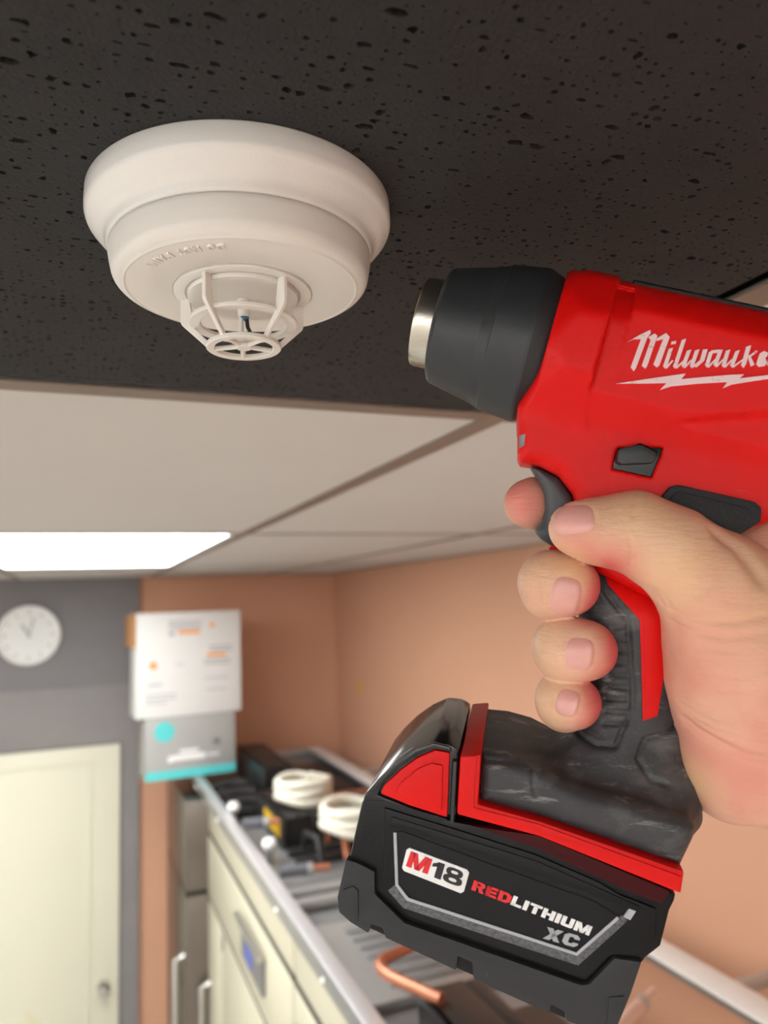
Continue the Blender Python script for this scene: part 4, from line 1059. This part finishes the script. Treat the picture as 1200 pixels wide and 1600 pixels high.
# coils of white insulated tube
def hose_coil(label, x, y, z, r, turns, tilt, rt=.016):
    pts = []
    n = int(turns * 36)
    for i in range(n + 1):
        a = 2 * math.pi * i / 36 + 2.4; k_ = i / n
        pts.append((r * math.cos(a) * (1 + .04 * math.sin(3 * a)), r * math.sin(a), .024 * turns * k_ + .006 * math.sin(2.3 * a)))
    a = 2 * math.pi * n / 36 + 2.4
    e_ = pts[-1]; pts += [(e_[0] - .03, e_[1] + .012, e_[2] + .004), (e_[0] - .065, e_[1] + .02, e_[2] + .012)]
    o = link('hose_coil', tube_mesh('hose_coil', pts, rt, 10), 'hose'); o.location = (x, y, z); o.rotation_euler = (tilt, 0.05, 0)
    tag(o, label, 'hose coil', 'coils of white insulated tube'); return o
p = pos(474, 1240, 2.04); hose_coil('coil of white insulated tube, the upper one beside the far rail', p[0], p[1], 2.03, .085, 2.6, 0.05)
p = pos(556, 1284, 2.03); hose_coil('coil of white insulated tube, the lower one partly behind the battery', p[0], p[1], 2.02, .095, 2.6, 0.05)
# insulated pipes with bare copper ends
def pipe(label, a, b, r=.013, m='insul', m2='copper'):
    a = Vector(a); b = Vector(b)
    e = empty('insulated_pipe', loc=tuple((a + b) / 2)); c = (a + b) / 2
    link('insulation', tube_mesh('insulation', [a - c, b - c], r, 14), m, e)
    d = (b - a).normalized()
    link('copper_end', tube_mesh('copper_end', [b - c - d * .01, b - c + d * .05], r * .62, 12), m2, e)
    link('pipe_collar', tube_mesh('pipe_collar', [b - c - d * .012, b - c + d * .004], r * 1.08, 14), 'galv', e)
    tag(e, label, 'pipe', 'grey insulated pipes in the tray')
q1 = pos(380, 1287, 1.985); q2 = pos(418, 1284, 1.985)
pipe('short grey insulated pipe above the yellow label', tuple(q1), tuple(q2), .016)
q1 = pos(438, 1362, 1.955); q2 = pos(487, 1357, 1.955)
pipe('grey insulated pipe beside the cross bars', tuple(q1), tuple(q2), .016)
# louvred cover plate in the near part of the tray
lv = empty('louvred_cover', loc=(.80, 1.66, FZ + .006)); tag(lv, 'grey louvred cover plate lying in the tray', 'cover')
box('cover_plate', (-.28, .05, -.22, .17, 0, .02), 'galv', lv, .003)
sl = box_mesh('louvre_slat', -.10, .10, -.009, .009, .02, .028, bevel=.002)
for i in range(7):
    for xo in (-.12,):
        o = link('louvre_slat', sl, 'grey_metal', lv); o.location = (xo, -.16 + i * .045, 0); o.rotation_euler = (.35, 0, 0)
# bent copper tube
cp = [pos(690, 1562, 2.0), pos(612, 1527, 2.0), pos(598, 1517, 2.0), pos(593, 1507, 2.0), pos(598, 1499, 2.0), pos(610, 1494, 2.0), pos(645, 1478, 2.0)]
c0 = Vector(cp[0]); o = link('copper_tube', tube_mesh('copper_tube', [Vector(p_) - c0 for p_ in cp], .011, 12), 'copper'); o.location = c0
tag(o, 'bare copper tube bent in a hairpin below the battery', 'tube')
# pinkish pipe end low at the right of the battery
q1 = pos(960, 1612, 1.98); q2 = pos(1004, 1567, 1.98)
pipe('pale pipe stub between the battery and the right rail', tuple(q1), tuple(q2), .012, 'pale_pipe', 'pale_pipe')

# ------------------------------------------------------------------ cartons at the far end
def carton(name, label, c, size, rot, m, cat='box'):
    e = empty(name, loc=c); e.rotation_euler = (0, 0, rot); tag(e, label, cat)
    sx, sy, sz = size
    box('carton_body', (-sx / 2, sx / 2, -sy / 2, sy / 2, 0, sz), m, e, .004)
    return e
bx = pos(297, 1214, FZ + .058)
g_box = carton('grey_carton', 'grey carton with teal base stripe under the white carton', (bx[0], bx[1] + .09, FZ + .058), (.385, .18, .262), math.radians(4), 'card_grey')
def print_on(e, face_y, rects, m, nm='print_patch'):
    for (x0, x1, z0, z1) in rects: box(nm, (x0, x1, face_y - .0012, face_y + .001, z0, z1), m, e)
print_on(g_box, -.09, [(-.1925, .1925, 0.002, .038)], 'teal', 'teal_stripe')
link('teal_spot', lathe_mesh('teal_spot', [(0, .0014), (.042, .0014), (.042, -.001), (0, -.001)], 32, (0, -1, 0), (-.115, -.09, .20)), 'teal', g_box)
print_on(g_box, -.09, [(-.08, .06, .075, .098), (-.05, .03, .105, .118), (.07, .12, .082, .09), (-.10, -.08, .07, .095)], 'print_white')
link('logo_spot', lathe_mesh('logo_spot', [(0, .0014), (.016, .0014), (.016, -.001), (0, -.001)], 24, (0, -1, 0), (.11, -.09, .14)), 'grey_metal', g_box)
w_box = carton('white_carton', 'large white printed carton on top of the grey carton', (bx[0] - .005, bx[1] + .09, FZ + .058 + .262), (.455, .18, .445), math.radians(4), 'card_white')
print_on(w_box, -.09, [(-.09, .05, .372, .378), (-.09, .05, .386, .392), (-.09, .05, .40, .406), (-.09, -.065, .345, .36), (.085, .185, .285, .292), (.09, .19, .268, .275), (.06, .18, .228, .234), (.06, .18, .212, .218), (-.19, -.06, .075, .08), (-.19, -.06, .092, .097), (-.19, -.10, .058, .063), (-.18, -.12, .135, .142), (.06, .17, .15, .154), (-.06, -.02, .218, .222), (.07, .16, .10, .104)], 'print_grey')
print_on(w_box, -.09, [(-.05, .045, .35, .366), (.075, .16, .245, .26), (.09, .11, .375, .395), (-.17, -.14, .205, .235)], 'orange')
fl = box('carton_flap', (-.25, -.2275, -.09, .09, .30, .44), 'card_brown', w_box)
box('carton_flap', (-.2275, .10, -.085, .09, .445, .449), 'card_brown', w_box)
# small yellow tag stuck on the right wall
p = on_plane(563, 1075, 0, XR)
o = box('sticker', (-.002, 0, -.02, .02, -.03, .03), 'yellow'); o.location = p; tag(o, 'small yellow sticker on the peach right wall', 'sticker')
# cable duct running along the top of the fridge bank's rear is part of the tray rim
